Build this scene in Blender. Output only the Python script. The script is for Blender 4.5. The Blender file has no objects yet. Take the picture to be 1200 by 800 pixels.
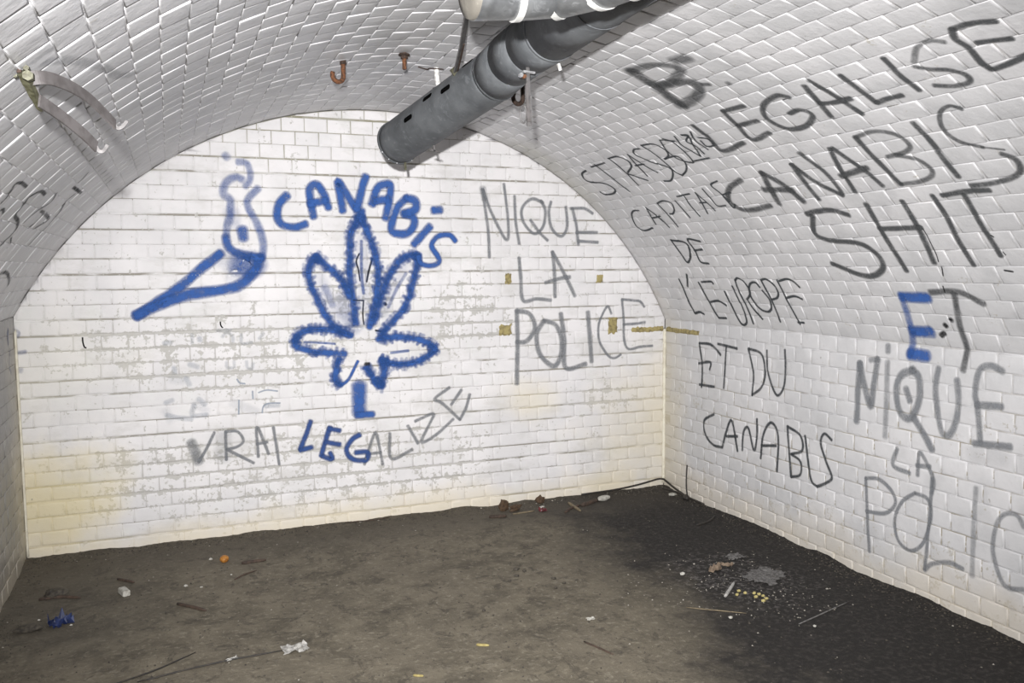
import bpy, bmesh, math, random
from mathutils import Vector, Matrix, noise
from mathutils.bvhtree import BVHTree

# ------------------------------------------------------------------ camera, light, exposure
scene = bpy.context.scene
COL = scene.collection
F_PX = 1007.58
CAM = Vector((0.72139, -4.84069, 1.45578))
RIGHT = Vector((0.92921627, -0.36947293, -0.00684751))
UP = Vector((0.03862634, 0.07868253, 0.99615113))
FWD = Vector((0.36751209, 0.92590432, -0.08738448))
cam_data = bpy.data.cameras.new('camera')
cam_data.sensor_width = 36.0
cam_data.lens = F_PX / 1200.0 * 36.0
cam_data.clip_start = 0.02
cam = bpy.data.objects.new('camera', cam_data)
COL.objects.link(cam)
cam.matrix_world = Matrix(((RIGHT.x, UP.x, -FWD.x, CAM.x), (RIGHT.y, UP.y, -FWD.y, CAM.y), (RIGHT.z, UP.z, -FWD.z, CAM.z), (0, 0, 0, 1)))
scene.camera = cam

world = bpy.data.worlds.new('world')
scene.world = world
world.use_nodes = True
world.node_tree.nodes['Background'].inputs[0].default_value = (0.8, 0.85, 1.0, 1)
world.node_tree.nodes['Background'].inputs[1].default_value = 0.02

# the camera's flash gun, on its shoe above the lens
fl = bpy.data.lights.new('flash', 'SPOT')
fl.energy = 1080.0
fl.color = (1.0, 0.985, 0.975)
fl.spot_size = math.radians(93)
fl.spot_blend = 1.0
fl.shadow_soft_size = 0.022
flash = bpy.data.objects.new('flash', fl)
COL.objects.link(flash)
flash.location = CAM + Vector((-0.065, 0.0, 0.155))
aim = (Vector((2.75, 0.0, 0.92)) - flash.location).normalized()
flash.rotation_euler = aim.to_track_quat('-Z', 'Y').to_euler()

scene.view_settings.view_transform = 'Standard'
scene.view_settings.look = 'None'
scene.view_settings.gamma = 1.0
scene.view_settings.use_curve_mapping = False
scene.view_settings.exposure = 0.0
scene.cycles.transparent_max_bounces = 24
scene.cycles.max_bounces = 8

# ------------------------------------------------------------------ geometry of the vault
W = 3.7176                     # width of the room
CX, CZ, RR = 1.83027, 0.25864, 2.0685
AL = math.asin(CX / RR); AR = math.asin((W - CX) / RR)
ZL = CZ + RR * math.cos(AL); ZR = CZ + RR * math.cos(AR)
SL = -RR * AL; SR = RR * AR
YF = -6.4                      # front wall, behind the camera
YB = -5.1                      # bricks laid from the back wall to here
CO = 0.0765; BL = 0.1255       # course height, header length with joint
GAP = 0.0055

def surf(s, y, h=0.0):
    """point of the room's section at arc length s, depth y, h metres off the surface into the room"""
    if s < SL: return Vector((h, y, ZL - (SL - s)))
    if s > SR: return Vector((W - h, y, ZR - (s - SR)))
    a = s / RR
    return Vector((CX + (RR - h) * math.sin(a), y, CZ + (RR - h) * math.cos(a)))
def normal(s):
    if s < SL: return Vector((1, 0, 0))
    if s > SR: return Vector((-1, 0, 0))
    a = s / RR
    return Vector((-math.sin(a), 0, -math.cos(a)))
def vault_z(x): return CZ + math.sqrt(RR * RR - (x - CX) ** 2)

# ------------------------------------------------------------------ node helpers
class NT:
    def __init__(s, name):
        s.m = bpy.data.materials.new(name); s.m.use_nodes = True
        s.t = s.m.node_tree; s.n = s.t.nodes
        s.b = s.n['Principled BSDF']; s.out = s.n['Material Output']
    def new(s, typ, **kw):
        n = s.n.new(typ)
        for k, v in kw.items(): setattr(n, k, v)
        return n
    def put(s, sock, v):
        if isinstance(v, bpy.types.NodeSocket): s.t.links.new(v, sock)
        elif isinstance(v, (tuple, list)) and len(v) == 3 and sock.type == 'RGBA': sock.default_value = (*v, 1)
        else: sock.default_value = v
    def math(s, op, a, b=0.0, c=0.0, clamp=False):
        n = s.new('ShaderNodeMath', operation=op, use_clamp=clamp)
        s.put(n.inputs[0], a); s.put(n.inputs[1], b); s.put(n.inputs[2], c)
        return n.outputs[0]
    def pos(s): return s.new('ShaderNodeNewGeometry').outputs['Position']
    def scale(s, v, sc):
        n = s.new('ShaderNodeVectorMath', operation='MULTIPLY'); s.put(n.inputs[0], v); n.inputs[1].default_value = sc
        return n.outputs[0]
    def noise(s, v, scale, detail=4, rough=0.55, dist=0.0):
        n = s.new('ShaderNodeTexNoise'); s.put(n.inputs['Vector'], v)
        n.inputs['Scale'].default_value = scale; n.inputs['Detail'].default_value = detail
        n.inputs['Roughness'].default_value = rough; n.inputs['Distortion'].default_value = dist
        return n.outputs['Fac']
    def step(s, v, a, b):
        n = s.new('ShaderNodeMapRange', interpolation_type='SMOOTHSTEP')
        s.put(n.inputs['Value'], v); n.inputs['From Min'].default_value = a; n.inputs['From Max'].default_value = b
        return n.outputs['Result']
    def mix(s, f, a, b, mode='MIX'):
        n = s.new('ShaderNodeMix', data_type='RGBA', blend_type=mode)
        s.put(n.inputs['Factor'], f); s.put(n.inputs['A'], a); s.put(n.inputs['B'], b)
        return n.outputs['Result']
    def blob(s, c, r, soft=0.55, wob=None):
        """1 inside an ellipsoid of radii r round c (world metres), falling softly to 0; a stain with a place of its own"""
        d = s.new('ShaderNodeVectorMath', operation='SUBTRACT'); s.put(d.inputs[0], s.pos()); d.inputs[1].default_value = c
        e = s.scale(d.outputs[0], tuple(1.0 / q for q in r))
        l = s.new('ShaderNodeVectorMath', operation='LENGTH'); s.put(l.inputs[0], e)
        v = l.outputs['Value']
        if wob is not None: v = s.math('ADD', v, s.math('MULTIPLY', s.math('SUBTRACT', wob, 0.5), 1.2))
        return s.step(v, 1.0, soft * 0.4)
    def bump(s, h, strength=0.3, dist=0.002, prev=None):
        n = s.new('ShaderNodeBump'); n.inputs['Strength'].default_value = strength; n.inputs['Distance'].default_value = dist
        s.put(n.inputs['Height'], h)
        if prev is not None: s.put(n.inputs['Normal'], prev)
        return n.outputs['Normal']
    def fin(s, col=None, rough=None, nor=None, metal=None, spec=None):
        for k, v in (('Base Color', col), ('Roughness', rough), ('Normal', nor), ('Metallic', metal), ('Specular IOR Level', spec)):
            if v is not None: s.put(s.b.inputs[k], v)
        return s.m

def maxall(t, ms):
    v = ms[0]
    for q in ms[1:]: v = t.math('MAXIMUM', v, q)
    return v

def mat_back(name, joint):
    t = NT(name); P = t.pos()
    big = t.noise(P, 3.2, 4); med = t.noise(P, 12, 5, 0.6); fine = t.noise(P, 48, 4, 0.65)
    sx = t.noise(t.scale(P, (3.0, 3.0, 16.0)), 1.6, 4, 0.6)
    white = t.mix(t.step(big, 0.35, 0.65), (0.75, 0.735, 0.745), (0.665, 0.655, 0.665))
    white = t.mix(t.step(t.noise(P, 7, 3), 0.52, 0.75), white, (0.70, 0.70, 0.70))
    # worn area in the middle left where the limewash has come off
    worn = maxall(t, [t.blob((0.95, 0, 0.98), (1.0, .5, 0.33), 0.9, big), t.blob((2.35, 0, 1.15), (0.42, .5, 0.28), 0.9, big),
                      t.blob((0.5, 0, 1.09), (0.40, .5, 0.14), 0.9, med), t.math('MULTIPLY', t.blob((1.3, 0, 0.32), (1.7, .5, 0.36), 0.9, big), 0.9),
                      t.math('MULTIPLY', t.blob((3.3, 0, 0.62), (0.35, .5, 0.14), 0.9, big), 1.0), t.blob((1.72, 0, 1.28), (0.3, .5, 0.4), 0.9, big)])
    chips = t.math('ADD', t.math('MULTIPLY', med, 0.6), t.math('MULTIPLY', fine, 0.4))
    sp = t.new('ShaderNodeSeparateXYZ'); t.put(sp.inputs[0], P)
    fr = t.math('FRACT', t.math('DIVIDE', t.math('ADD', t.math('ADD', sp.outputs[2], t.math('MULTIPLY', t.math('SUBTRACT', med, 0.5), 0.008)), 0.026), 0.0765))
    near = t.step(t.math('ABSOLUTE', t.math('SUBTRACT', fr, 0.5)), 0.30, 0.47)      # close to a bed joint
    chip = t.step(t.math('ADD', chips, t.math('ADD', t.math('MULTIPLY', worn, 0.075), t.math('MULTIPLY', t.math('MULTIPLY', near, t.math('ADD', worn, 0.25)), 0.085))), 0.60, 0.64)
    grey = t.mix(fine, (0.40, 0.39, 0.37), (0.54, 0.53, 0.51))
    col = white
    if joint:
        jn = t.noise(t.scale(P, (1.4, 1, 14.0)), 1.7, 3, 0.7)
        bed = t.step(t.math('ABSOLUTE', t.math('SUBTRACT', fr, 0.5)), 0.40, 0.44)
        jm = t.math('MULTIPLY', t.step(t.math('ADD', t.math('MULTIPLY', jn, 0.7), t.math('MULTIPLY', med, 0.3)), 0.40, 0.54), t.math('ADD', 0.25, t.math('MULTIPLY', bed, 0.75)))
        top = t.blob((1.35, 0, 2.28), (0.85, .5, 0.42), 0.8, big)
        jm = t.math('MAXIMUM', t.math('MULTIPLY', jm, 0.95), t.math('MAXIMUM', t.math('MULTIPLY', top, 0.8), t.math('MULTIPLY', worn, 0.7)))
        jc = t.mix(top, t.mix(worn, (0.24, 0.225, 0.19), (0.30, 0.29, 0.265)), (0.22, 0.21, 0.14))
        col = t.mix(jm, col, jc)
    col = t.mix(chip, col, grey)
    sm = t.math('MULTIPLY', t.step(t.noise(t.scale(P, (1, 1, 2.2)), 2.6, 5, 0.7), 0.50, 0.66), 0.45)
    col = t.mix(sm, col, (0.52, 0.51, 0.49))
    # rising damp: yellow stain in the left corner, cream along the floor and in the right corner
    yl = t.blob((0.12, 0, 0.26), (0.48, .5, 0.42), 0.3, big)
    col = t.mix(t.math('MULTIPLY', yl, 0.75), col, (0.66, 0.57, 0.32), 'MIX')
    fl_ = t.blob((1.9, 0, -0.02), (4.5, .5, 0.22), 0.2, big)
    col = t.mix(t.math('MULTIPLY', fl_, 0.65), col, (0.68, 0.60, 0.43))
    rc = t.blob((3.75, 0, 0.35), (0.85, .5, 0.75), 0.1, big)
    col = t.mix(t.math('MULTIPLY', rc, 0.7), col, (0.62, 0.56, 0.42))
    rd = t.blob((2.75, 0, 0.62), (0.3, .5, 0.22), 0.2, big)
    col = t.mix(t.math('MULTIPLY', rd, 0.4), col, (0.70, 0.62, 0.42))
    col = t.mix(t.math('MULTIPLY', t.blob((0.1, 0, 0.95), (0.6, .5, .5), 0.2, big), 0.25), col, (0.72, 0.69, 0.55))
    dk = t.step(t.noise(P, 42, 3, 0.5), 0.735, 0.76)
    col = t.mix(t.math('MULTIPLY', dk, 0.7), col, (0.2, 0.19, 0.17))
    n = t.bump(med, 0.5, 0.005); n = t.bump(fine, 0.4, 0.0015, n)
    n = t.bump(t.math('SUBTRACT', 1.0, chip), 0.5, 0.001, n)
    return t.fin(col, 0.62, n, spec=0.35)

def mat_side(name, joint, left=False):
    t = NT(name); P = t.pos()
    big = t.noise(P, 2.6, 4); med = t.noise(P, 14, 5, 0.6); fine = t.noise(P, 75, 4, 0.65)
    col = t.mix(t.step(big, 0.35, 0.65), (0.62, 0.615, 0.625), (0.54, 0.54, 0.55))
    col = t.mix(t.math('MULTIPLY', t.step(t.noise(P, 6.5, 3), 0.5, 0.72), 0.6), col, (0.48, 0.48, 0.49))
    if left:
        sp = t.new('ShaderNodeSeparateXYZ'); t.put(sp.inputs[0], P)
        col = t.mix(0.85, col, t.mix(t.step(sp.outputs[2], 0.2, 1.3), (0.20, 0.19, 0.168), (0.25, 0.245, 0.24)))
    if joint:
        jn = t.noise(t.scale(P, (1, 1.3, 12.0)), 1.6, 3, 0.7)
        low = t.blob((W if not left else 0, -1.6, 0.45), (1.2, 3.6, 0.62), 0.7, big)
        jm = t.math('MULTIPLY', t.step(jn, 0.47, 0.58), t.math('ADD', 0.22, t.math('MULTIPLY', low, 0.75)))
        col = t.mix(jm, col, (0.33, 0.30, 0.24))
    wx = 0 if left else W
    worn = maxall(t, [t.blob((wx, -1.7, 0.12), (.4, 3.0, 0.22), 0.8, big), t.blob((wx, -0.3, 0.65), (.4, 0.5, 0.22), 0.8, big), t.blob((wx, -2.6, 0.75), (.4, 0.7, 0.3), 0.6, med)])
    chips = t.math('ADD', t.math('MULTIPLY', med, 0.6), t.math('MULTIPLY', fine, 0.4))
    chip = t.step(t.math('ADD', chips, t.math('MULTIPLY', worn, 0.07)), 0.62, 0.665)
    col = t.mix(t.math('MULTIPLY', chip, 0.8), col, (0.42, 0.40, 0.36))
    damp = t.blob((wx, -1.5, -0.02), (.5, 5.0, 0.28), 0.2, big)
    col = t.mix(t.math('MULTIPLY', damp, 0.55), col, (0.60, 0.53, 0.41))
    cor = t.blob((wx, 0.05, 0.5), (.5, 0.45, 1.1), 0.2, big)
    col = t.mix(t.math('MULTIPLY', cor, 0.65), col, (0.58, 0.53, 0.42))
    g = t.blob((3.1, 0.0, 1.95), (0.75, 0.30, 0.45), 0.3, big)
    col = t.mix(t.math('MULTIPLY', g, 0.5), col, (0.47, 0.46, 0.40))
    g2 = t.blob((2.75, -0.12, 2.13), (0.35, 0.25, 0.25), 0.2, med)
    col = t.mix(t.math('MULTIPLY', g2, 0.35), col, (0.34, 0.33, 0.25))
    l2 = t.blob((0.3, 0.0, 1.6), (1.3, 0.34, 0.9), 0.3)
    col = t.mix(t.math('MULTIPLY', l2, 0.45), col, (0.45, 0.43, 0.44))
    dk = t.step(t.noise(P, 30, 3, 0.5), 0.76, 0.78)
    col = t.mix(t.math('MULTIPLY', dk, 0.6), col, (0.25, 0.23, 0.2))
    n = t.bump(med, 0.6, 0.006); n = t.bump(t.noise(P, 34, 4, 0.6), 0.5, 0.0025, n); n = t.bump(fine, 0.3, 0.001, n)
    return t.fin(col, 0.42, n, spec=0.5)

def mat_floor():
    t = NT('trodden_floor'); P = t.pos()
    big = t.noise(P, 1.5, 4, 0.6); med = t.noise(P, 7, 6, 0.65); fine = t.noise(P, 45, 6, 0.7); grit = t.noise(P, 190, 3, 0.6)
    col = t.mix(t.step(med, 0.3, 0.72), (0.098, 0.085, 0.064), (0.190, 0.166, 0.124))
    col = t.mix(t.math('MULTIPLY', t.step(big, 0.45, 0.66), 0.7), col, (0.17, 0.148, 0.112))
    strk = t.noise(t.scale(P, (9, 2.2, 1)), 2.2, 5, 0.7, 0.8)
    col = t.mix(t.math('MULTIPLY', t.step(strk, 0.56, 0.68), 0.4), col, (0.085, 0.073, 0.058))
    col = t.mix(t.math('MULTIPLY', t.step(t.noise(P, 19, 4, 0.7), 0.58, 0.68), 0.45), col, (0.245, 0.22, 0.175))
    col = t.mix(t.math('MULTIPLY', t.step(fine, 0.54, 0.68), 0.6), col, (0.30, 0.27, 0.21))
    col = t.mix(t.math('MULTIPLY', t.step(fine, 0.42, 0.30), 0.6), col, (0.055, 0.048, 0.038))
    col = t.mix(t.math('MULTIPLY', t.step(t.noise(P, 11, 5, 0.75, 0.6), 0.545, 0.62), 0.6), col, (0.06, 0.052, 0.042))
    # soot along the right wall: distance to the line x = 2.72 - 0.1 y
    sp = t.new('ShaderNodeSeparateXYZ'); t.put(sp.inputs[0], P)
    x, y = sp.outputs[0], sp.outputs[1]
    e = t.math('ADD', x, t.math('MULTIPLY', y, -0.13))
    e = t.math('ADD', e, t.math('MULTIPLY', t.math('SUBTRACT', big, 0.5), 0.9))
    e = t.math('ADD', e, t.math('MULTIPLY', t.math('SUBTRACT', med, 0.5), 0.7))
    soot = t.step(e, 2.62, 3.16)
    sc = t.mix(t.step(fine, 0.45, 0.7), (0.022, 0.020, 0.0185), (0.052, 0.046, 0.042))
    sc = t.mix(t.math('MULTIPLY', t.blob((3.13, -1.6, 0), (0.42, 0.5, 1), 0.3, med), t.step(fine, 0.5, 0.62)), sc, (0.13, 0.12, 0.115))
    col = t.mix(soot, col, sc)
    # damp, darker dirt along the back wall and in the left corner
    d = t.math('ADD', y, t.math('MULTIPLY', t.math('SUBTRACT', med, 0.5), 0.5))
    col = t.mix(t.math('MULTIPLY', t.step(d, -0.62, -0.12), 0.6), col, (0.065, 0.057, 0.048))
    lc = t.blob((0.15, -0.75, 0), (0.75, 1.0, 1), 0.2, big)
    col = t.mix(t.math('MULTIPLY', lc, 0.55), col, (0.07, 0.063, 0.053))
    wh = t.step(t.noise(P, 60, 2, 0.5), 0.765, 0.785)
    col = t.mix(t.math('MULTIPLY', wh, 0.35), col, (0.3, 0.28, 0.24))
    n = t.bump(med, 0.6, 0.016); n = t.bump(fine, 0.7, 0.006, n); n = t.bump(grit, 0.5, 0.002, n)
    return t.fin(col, 0.86, n, spec=0.25)

def simple(name, c, rough=0.6, metal=0.0, c2=None, sc=30, bump=0.3, bd=0.001, lo=0.4, hi=0.65, spec=0.5):
    t = NT(name); co = t.new('ShaderNodeTexCoord').outputs['Object']
    n1 = t.noise(co, sc, 5, 0.6)
    col = t.mix(t.step(n1, lo, hi), c, c2 if c2 else tuple(q * 0.75 for q in c))
    return t.fin(col, rough, t.bump(n1, bump, bd), metal, spec)

def mat_paint(name, c, rough=0.8):
    """sprayed or felt-pen paint: opaque in the middle of a stroke, broken up by noise at its edge"""
    t = NT(name); P = t.pos()
    a = t.new('ShaderNodeAttribute', attribute_name='paint').outputs['Fac']
    n1 = t.noise(P, 130, 3, 0.6); n2 = t.noise(P, 22, 3, 0.6)
    v = t.math('MULTIPLY', a, t.math('ADD', 0.38, t.math('MULTIPLY', n2, 1.05)))
    v = t.math('ADD', v, t.math('MULTIPLY', t.math('SUBTRACT', n1, 0.5), t.math('MULTIPLY', a, 0.8)), clamp=True)
    col = t.mix(n2, c, tuple(min(1, q * 1.35 + 0.01) for q in c))
    t.fin(col, rough, spec=0.12)
    tr = t.new('ShaderNodeBsdfTransparent'); mx = t.new('ShaderNodeMixShader')
    t.t.links.new(v, mx.inputs[0]); t.t.links.new(tr.outputs[0], mx.inputs[1]); t.t.links.new(t.b.outputs[0], mx.inputs[2])
    t.t.links.new(mx.outputs[0], t.out.inputs[0])
    return t.m

M = {}
M['back'] = mat_back('limewashed_brick', False); M['back_joint'] = mat_back('limewashed_joint', True)
M['side'] = mat_side('painted_brick', False); M['side_joint'] = mat_side('painted_joint', True)
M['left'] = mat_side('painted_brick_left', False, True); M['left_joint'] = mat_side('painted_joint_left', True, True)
M['floor'] = mat_floor()
for k_, c_ in dict(blue=(0.030, 0.088, 0.29), navy=(0.030, 0.065, 0.20), grey=(0.17, 0.18, 0.195), dark=(0.062, 0.065, 0.068), fade=(0.30, 0.34, 0.40), marker=(0.045, 0.050, 0.055), black=(0.012, 0.012, 0.013)).items():
    M['paint_' + k_] = mat_paint(k_ + '_paint', c_)

M['bare'] = simple('bare_dark_render', (0.12, 0.11, 0.10), 0.9, 0, (0.07, 0.065, 0.06), 6)

# ------------------------------------------------------------------ object helpers
def link(name, mesh, parent=None, loc=None):
    o = bpy.data.objects.new(name, mesh); COL.objects.link(o)
    if parent is not None: o.parent = parent
    if loc is not None: o.location = loc
    return o
def mesh_of(name, verts, faces, mat, smooth=False):
    me = bpy.data.meshes.new(name); me.from_pydata([tuple(v) for v in verts], [], faces); me.update()
    if mat: me.materials.append(mat)
    if smooth: me.polygons.foreach_set('use_smooth', [True] * len(me.polygons))
    return me
def bm_obj(name, bm, mat, parent=None, smooth=False, loc=None):
    bmesh.ops.recalc_face_normals(bm, faces=bm.faces)
    me = bpy.data.meshes.new(name); bm.to_mesh(me); bm.free()
    me.materials.append(mat)
    if smooth: me.polygons.foreach_set('use_smooth', [True] * len(me.polygons))
    return link(name, me, parent, loc)
def tag(o, label=None, cat=None, group=None, kind=None):
    if label: o['label'] = label
    if cat: o['category'] = cat
    if group: o['group'] = group
    if kind: o['kind'] = kind
    return o
def thing(name, loc, label, cat, group=None):
    o = link(name, None, None, loc); o.empty_display_size = 0.05
    return tag(o, label, cat, group)
def sweep(bm, pts, prof, up=Vector((0, 0, 1)), scales=None, close=False, caps=True):
    """sweep a closed 2-D profile along a polyline"""
    pts = [Vector(q) for q in pts]; N = len(pts); rings = []
    tprev = None; x = None
    for i in range(N):
        if close: t = (pts[(i + 1) % N] - pts[i - 1]).normalized()
        else: t = (pts[min(i + 1, N - 1)] - pts[max(i - 1, 0)]).normalized()
        if x is None:
            x = up.cross(t)
            if x.length < 1e-3: x = Vector((1, 0, 0)).cross(t)
            x.normalize()
        else: x = (x - t * x.dot(t)).normalized()
        yv = t.cross(x); k = scales[i] if scales else 1.0
        rings.append([bm.verts.new(pts[i] + x * a * k + yv * b * k) for a, b in prof])
    m = len(prof)
    for i in range(N if close else N - 1):
        A, B = rings[i], rings[(i + 1) % N]
        for j in range(m): bm.faces.new((A[j], A[(j + 1) % m], B[(j + 1) % m], B[j]))
    if caps and not close:
        bm.faces.new(rings[0][::-1]); bm.faces.new(rings[-1])
    return rings
def circ(r, n=10): return [(r * math.cos(2 * math.pi * i / n), r * math.sin(2 * math.pi * i / n)) for i in range(n)]
def rect(w, h): return [(-w / 2, -h / 2), (w / 2, -h / 2), (w / 2, h / 2), (-w / 2, h / 2)]
def spline(pts, n=6):
    pts = [Vector(q) for q in pts]
    if len(pts) < 3: 
        return [pts[0].lerp(pts[-1], i / n) for i in range(n + 1)]
    out = []
    P = [pts[0] * 2 - pts[1]] + pts + [pts[-1] * 2 - pts[-2]]
    for i in range(1, len(P) - 2):
        p0, p1, p2, p3 = P[i - 1:i + 3]
        for k in range(n):
            t = k / n
            out.append(0.5 * ((2 * p1) + (p2 - p0) * t + (2 * p0 - 5 * p1 + 4 * p2 - p3) * t * t + (3 * p1 - p0 - 3 * p2 + p3) * t ** 3))
    out.append(pts[-1]); return out
def basis(n):
    n = Vector(n).normalized(); a = Vector((0, 0, 1)) if abs(n.z) < 0.9 else Vector((1, 0, 0))
    u = a.cross(n).normalized(); return u, n.cross(u), n

# ------------------------------------------------------------------ the shell
def slab(name, quad, thick, mat, kind=True, depth=0.004):
    """four corners seen from inside, pushed back by the joint depth and given thickness outwards"""
    q = [Vector(v) for v in quad]; n = (q[1] - q[0]).cross(q[2] - q[0]).normalized()
    bm = bmesh.new()
    a = [bm.verts.new(v - n * depth) for v in q]; b = [bm.verts.new(v - n * (depth + thick)) for v in q]
    bm.faces.new(a); bm.faces.new(b[::-1])
    for i in range(4): bm.faces.new((a[i], b[i], b[(i + 1) % 4], a[(i + 1) % 4]))
    o = bm_obj(name, bm, mat)
    o['kind'] = 'structure'; return o

JD_B, JD_S = 0.0030, 0.0034     # joint depth, back wall and sides
wall_right = slab('wall_right', [(W, 0, -0.1), (W, YF, -0.1), (W, YF, ZR), (W, 0, ZR)], 0.12, M['side_joint'], depth=JD_S)
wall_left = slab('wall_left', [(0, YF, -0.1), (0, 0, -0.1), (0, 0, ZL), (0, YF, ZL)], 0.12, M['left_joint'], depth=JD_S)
def arch_wall(name, y, sgn, mat, depth):
    bm = bmesh.new(); f, b = [], []
    pts = [(0, -0.1), (0, ZL)] + [(surf(SL + (SR - SL) * i / 48, 0).x, surf(SL + (SR - SL) * i / 48, 0).z) for i in range(1, 48)] + [(W, ZR), (W, -0.1)]
    for x, z in pts:
        f.append(bm.verts.new((x, y - sgn * depth * -1, z))); b.append(bm.verts.new((x, y + sgn * (depth + 0.12), z)))
    bm.faces.new(f); bm.faces.new(b[::-1])
    n = len(pts)
    for i in range(n): bm.faces.new((f[i], b[i], b[(i + 1) % n], f[(i + 1) % n]))
    o = bm_obj(name, bm, mat); o['kind'] = 'structure'; return o
wall_back = arch_wall('wall_back', 0.0, 1, M['back_joint'], JD_B)
wall_front = arch_wall('wall_front', YF, -1, M['bare'], 0.0)
bm = bmesh.new(); NA = 72
inn = [[bm.verts.new(surf(SL + (SR - SL) * i / NA, y, -JD_S)) for i in range(NA + 1)] for y in (0.12, YF)]
outr = [[bm.verts.new(surf(SL + (SR - SL) * i / NA, y, -0.14)) for i in range(NA + 1)] for y in (0.12, YF)]
for i in range(NA):
    bm.faces.new((inn[0][i], inn[0][i + 1], inn[1][i + 1], inn[1][i])); bm.faces.new((outr[0][i], outr[0][i + 1], outr[1][i + 1], outr[1][i]))
    for k in (0, 1): bm.faces.new((inn[k][i], inn[k][i + 1], outr[k][i + 1], outr[k][i]))
for i in (0, NA): bm.faces.new((inn[0][i], inn[1][i], outr[1][i], outr[0][i]))
ceiling = bm_obj('ceiling', bm, M['side_joint']); ceiling['kind'] = 'structure'

# floor with a low bank of dirt against the walls
def floor_z(x, y):
    p = Vector((x, y, 0))
    z = 0.006 * noise.noise(p * 1.7) + 0.003 * noise.noise(p * 7)
    e = min(-y, W - x, x)
    z += 0.020 * math.exp(-max(e, 0) / 0.06) * (0.45 + 0.9 * noise.noise(p * 5 + Vector((7, 1, 0)))) 
    z += 0.004 * math.exp(-max(e, 0) / 0.15) * noise.noise(p * 30)
    for (ax, ay), (bx, by), dp in CREASES:       # shallow grooves trodden or scratched into the floor
        d = Vector((bx - ax, by - ay)); q = Vector((x - ax, y - ay)); t_ = max(0, min(1, q.dot(d) / d.length_squared))
        r = (q - d * t_).length
        if r < 0.05: z -= dp * math.exp(-(r / 0.010) ** 2)
    return z
CREASES = [((1.92, -0.62), (1.62, -0.30), 0.004), ((1.88, -1.93), (1.90, -0.75), 0.004)]
bm = bmesh.new(); ys = [0.004 - 0.02 * i for i in range(165)] + [-3.30 - 0.2 * i for i in range(16)] + [YF]
xs = [-0.004 + (W + 0.008) * i / 186 for i in range(187)]
grid = [[bm.verts.new((x, y, floor_z(x, y) - 0.006)) for x in xs] for y in ys]
for a, b in zip(grid, grid[1:]):
    for i in range(len(xs) - 1): bm.faces.new((a[i], a[i + 1], b[i + 1], b[i]))
low = [bm.verts.new((x, y, -0.12)) for x, y in ((xs[0], ys[0]), (xs[-1], ys[0]), (xs[-1], ys[-1]), (xs[0], ys[-1]))]
bm.faces.new(low)
floor = bm_obj('floor', bm, M['floor'], smooth=True); floor['kind'] = 'structure'
FB = BVHTree.FromPolygons([v.co.copy() for v in floor.data.vertices], [tuple(p.vertices) for p in floor.data.polygons])
def ground(x, y):
    h = FB.ray_cast(Vector((x, y, 0.5)), Vector((0, 0, -1)))
    return h[0].z if h[0] else 0.0

# ------------------------------------------------------------------ bricks
rnd = random.Random(4)
def brick_geo(L, H, depth, r, rough=1.0, poly=None, fy=1.0):
    """verts and faces of one painted header face: rounded, slightly uneven; local x along the course, y up, z out of the wall"""
    if poly is None:
        j = lambda: r.uniform(-1, 1) * 0.0012 * rough
        poly = [(-L / 2 + j(), -H / 2 + j()), (r.uniform(-.2, .2) * L, -H / 2 + j()), (L / 2 + j(), -H / 2 + j()), (L / 2 + j(), H / 2 + j()), (r.uniform(-.2, .2) * L, H / 2 + j()), (-L / 2 + j(), H / 2 + j())]
    cx = sum(p[0] for p in poly) / len(poly); cy = sum(p[1] for p in poly) / len(poly)
    V, Fc = [], []; m = len(poly)
    pr = r.uniform(-0.0010, 0.0014) * rough; tx = r.uniform(-1, 1) * 0.009 * rough; ty = r.uniform(-1, 1) * 0.011 * rough
    hs = min(L, H) / 2
    for ins, z in ((0.0, -depth - 0.001), (0.0003, -0.0018), (0.0018, -0.0005), (0.010, 0.0)):
        for x, y in poly:
            dx, dy = cx - x, cy - y
            ax = math.copysign(min(ins, abs(dx) * 0.6), dx); ay = math.copysign(min(ins * fy, abs(dy) * 0.6), dy)
            q = (x + ax, y + ay)
            zz = z if z < -depth else max(z + pr + (q[0] - cx) * tx + (q[1] - cy) * ty + r.uniform(-1, 1) * 0.0003 * rough, -depth + 0.0008)
            V.append((q[0], q[1], zz))
    for k in range(3):
        for i in range(m):
            Fc.append((k * m + i, k * m + (i + 1) % m, (k + 1) * m + (i + 1) % m, (k + 1) * m + i))
    Fc.append(tuple(3 * m + i for i in range(m)))
    return V, Fc
def clip(poly, nx, ny, c):
    """keep the part of a polygon where nx*x + ny*y <= c"""
    out = []
    for i in range(len(poly)):
        a, b = poly[i], poly[(i + 1) % len(poly)]
        da, db = nx * a[0] + ny * a[1] - c, nx * b[0] + ny * b[1] - c
        if da <= 0: out.append(a)
        if (da < 0) != (db < 0) and abs(da - db) > 1e-9:
            t = da / (da - db); out.append((a[0] + (b[0] - a[0]) * t, a[1] + (b[1] - a[1]) * t))
    return out
def area(poly): return 0.5 * abs(sum(poly[i][0] * poly[(i + 1) % len(poly)][1] - poly[(i + 1) % len(poly)][0] * poly[i][1] for i in range(len(poly))))

def on_screen(c, u, v, L, H):
    """rough area in pixels of a small patch, 0 when outside the frame"""
    def pr(P):
        d = P - CAM; z = d.dot(FWD)
        if z < 0.15: return None
        return (600 + F_PX * d.dot(RIGHT) / z, 400 - F_PX * d.dot(UP) / z)
    a, b, d = pr(c), pr(c + u * L), pr(c + v * H)
    if not a or not b or not d or not (-5 < a[0] < 1205 and -5 < a[1] < 805): return 0.0
    return abs((b[0] - a[0]) * (d[1] - a[1]) - (b[1] - a[1]) * (d[0] - a[0]))

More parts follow.
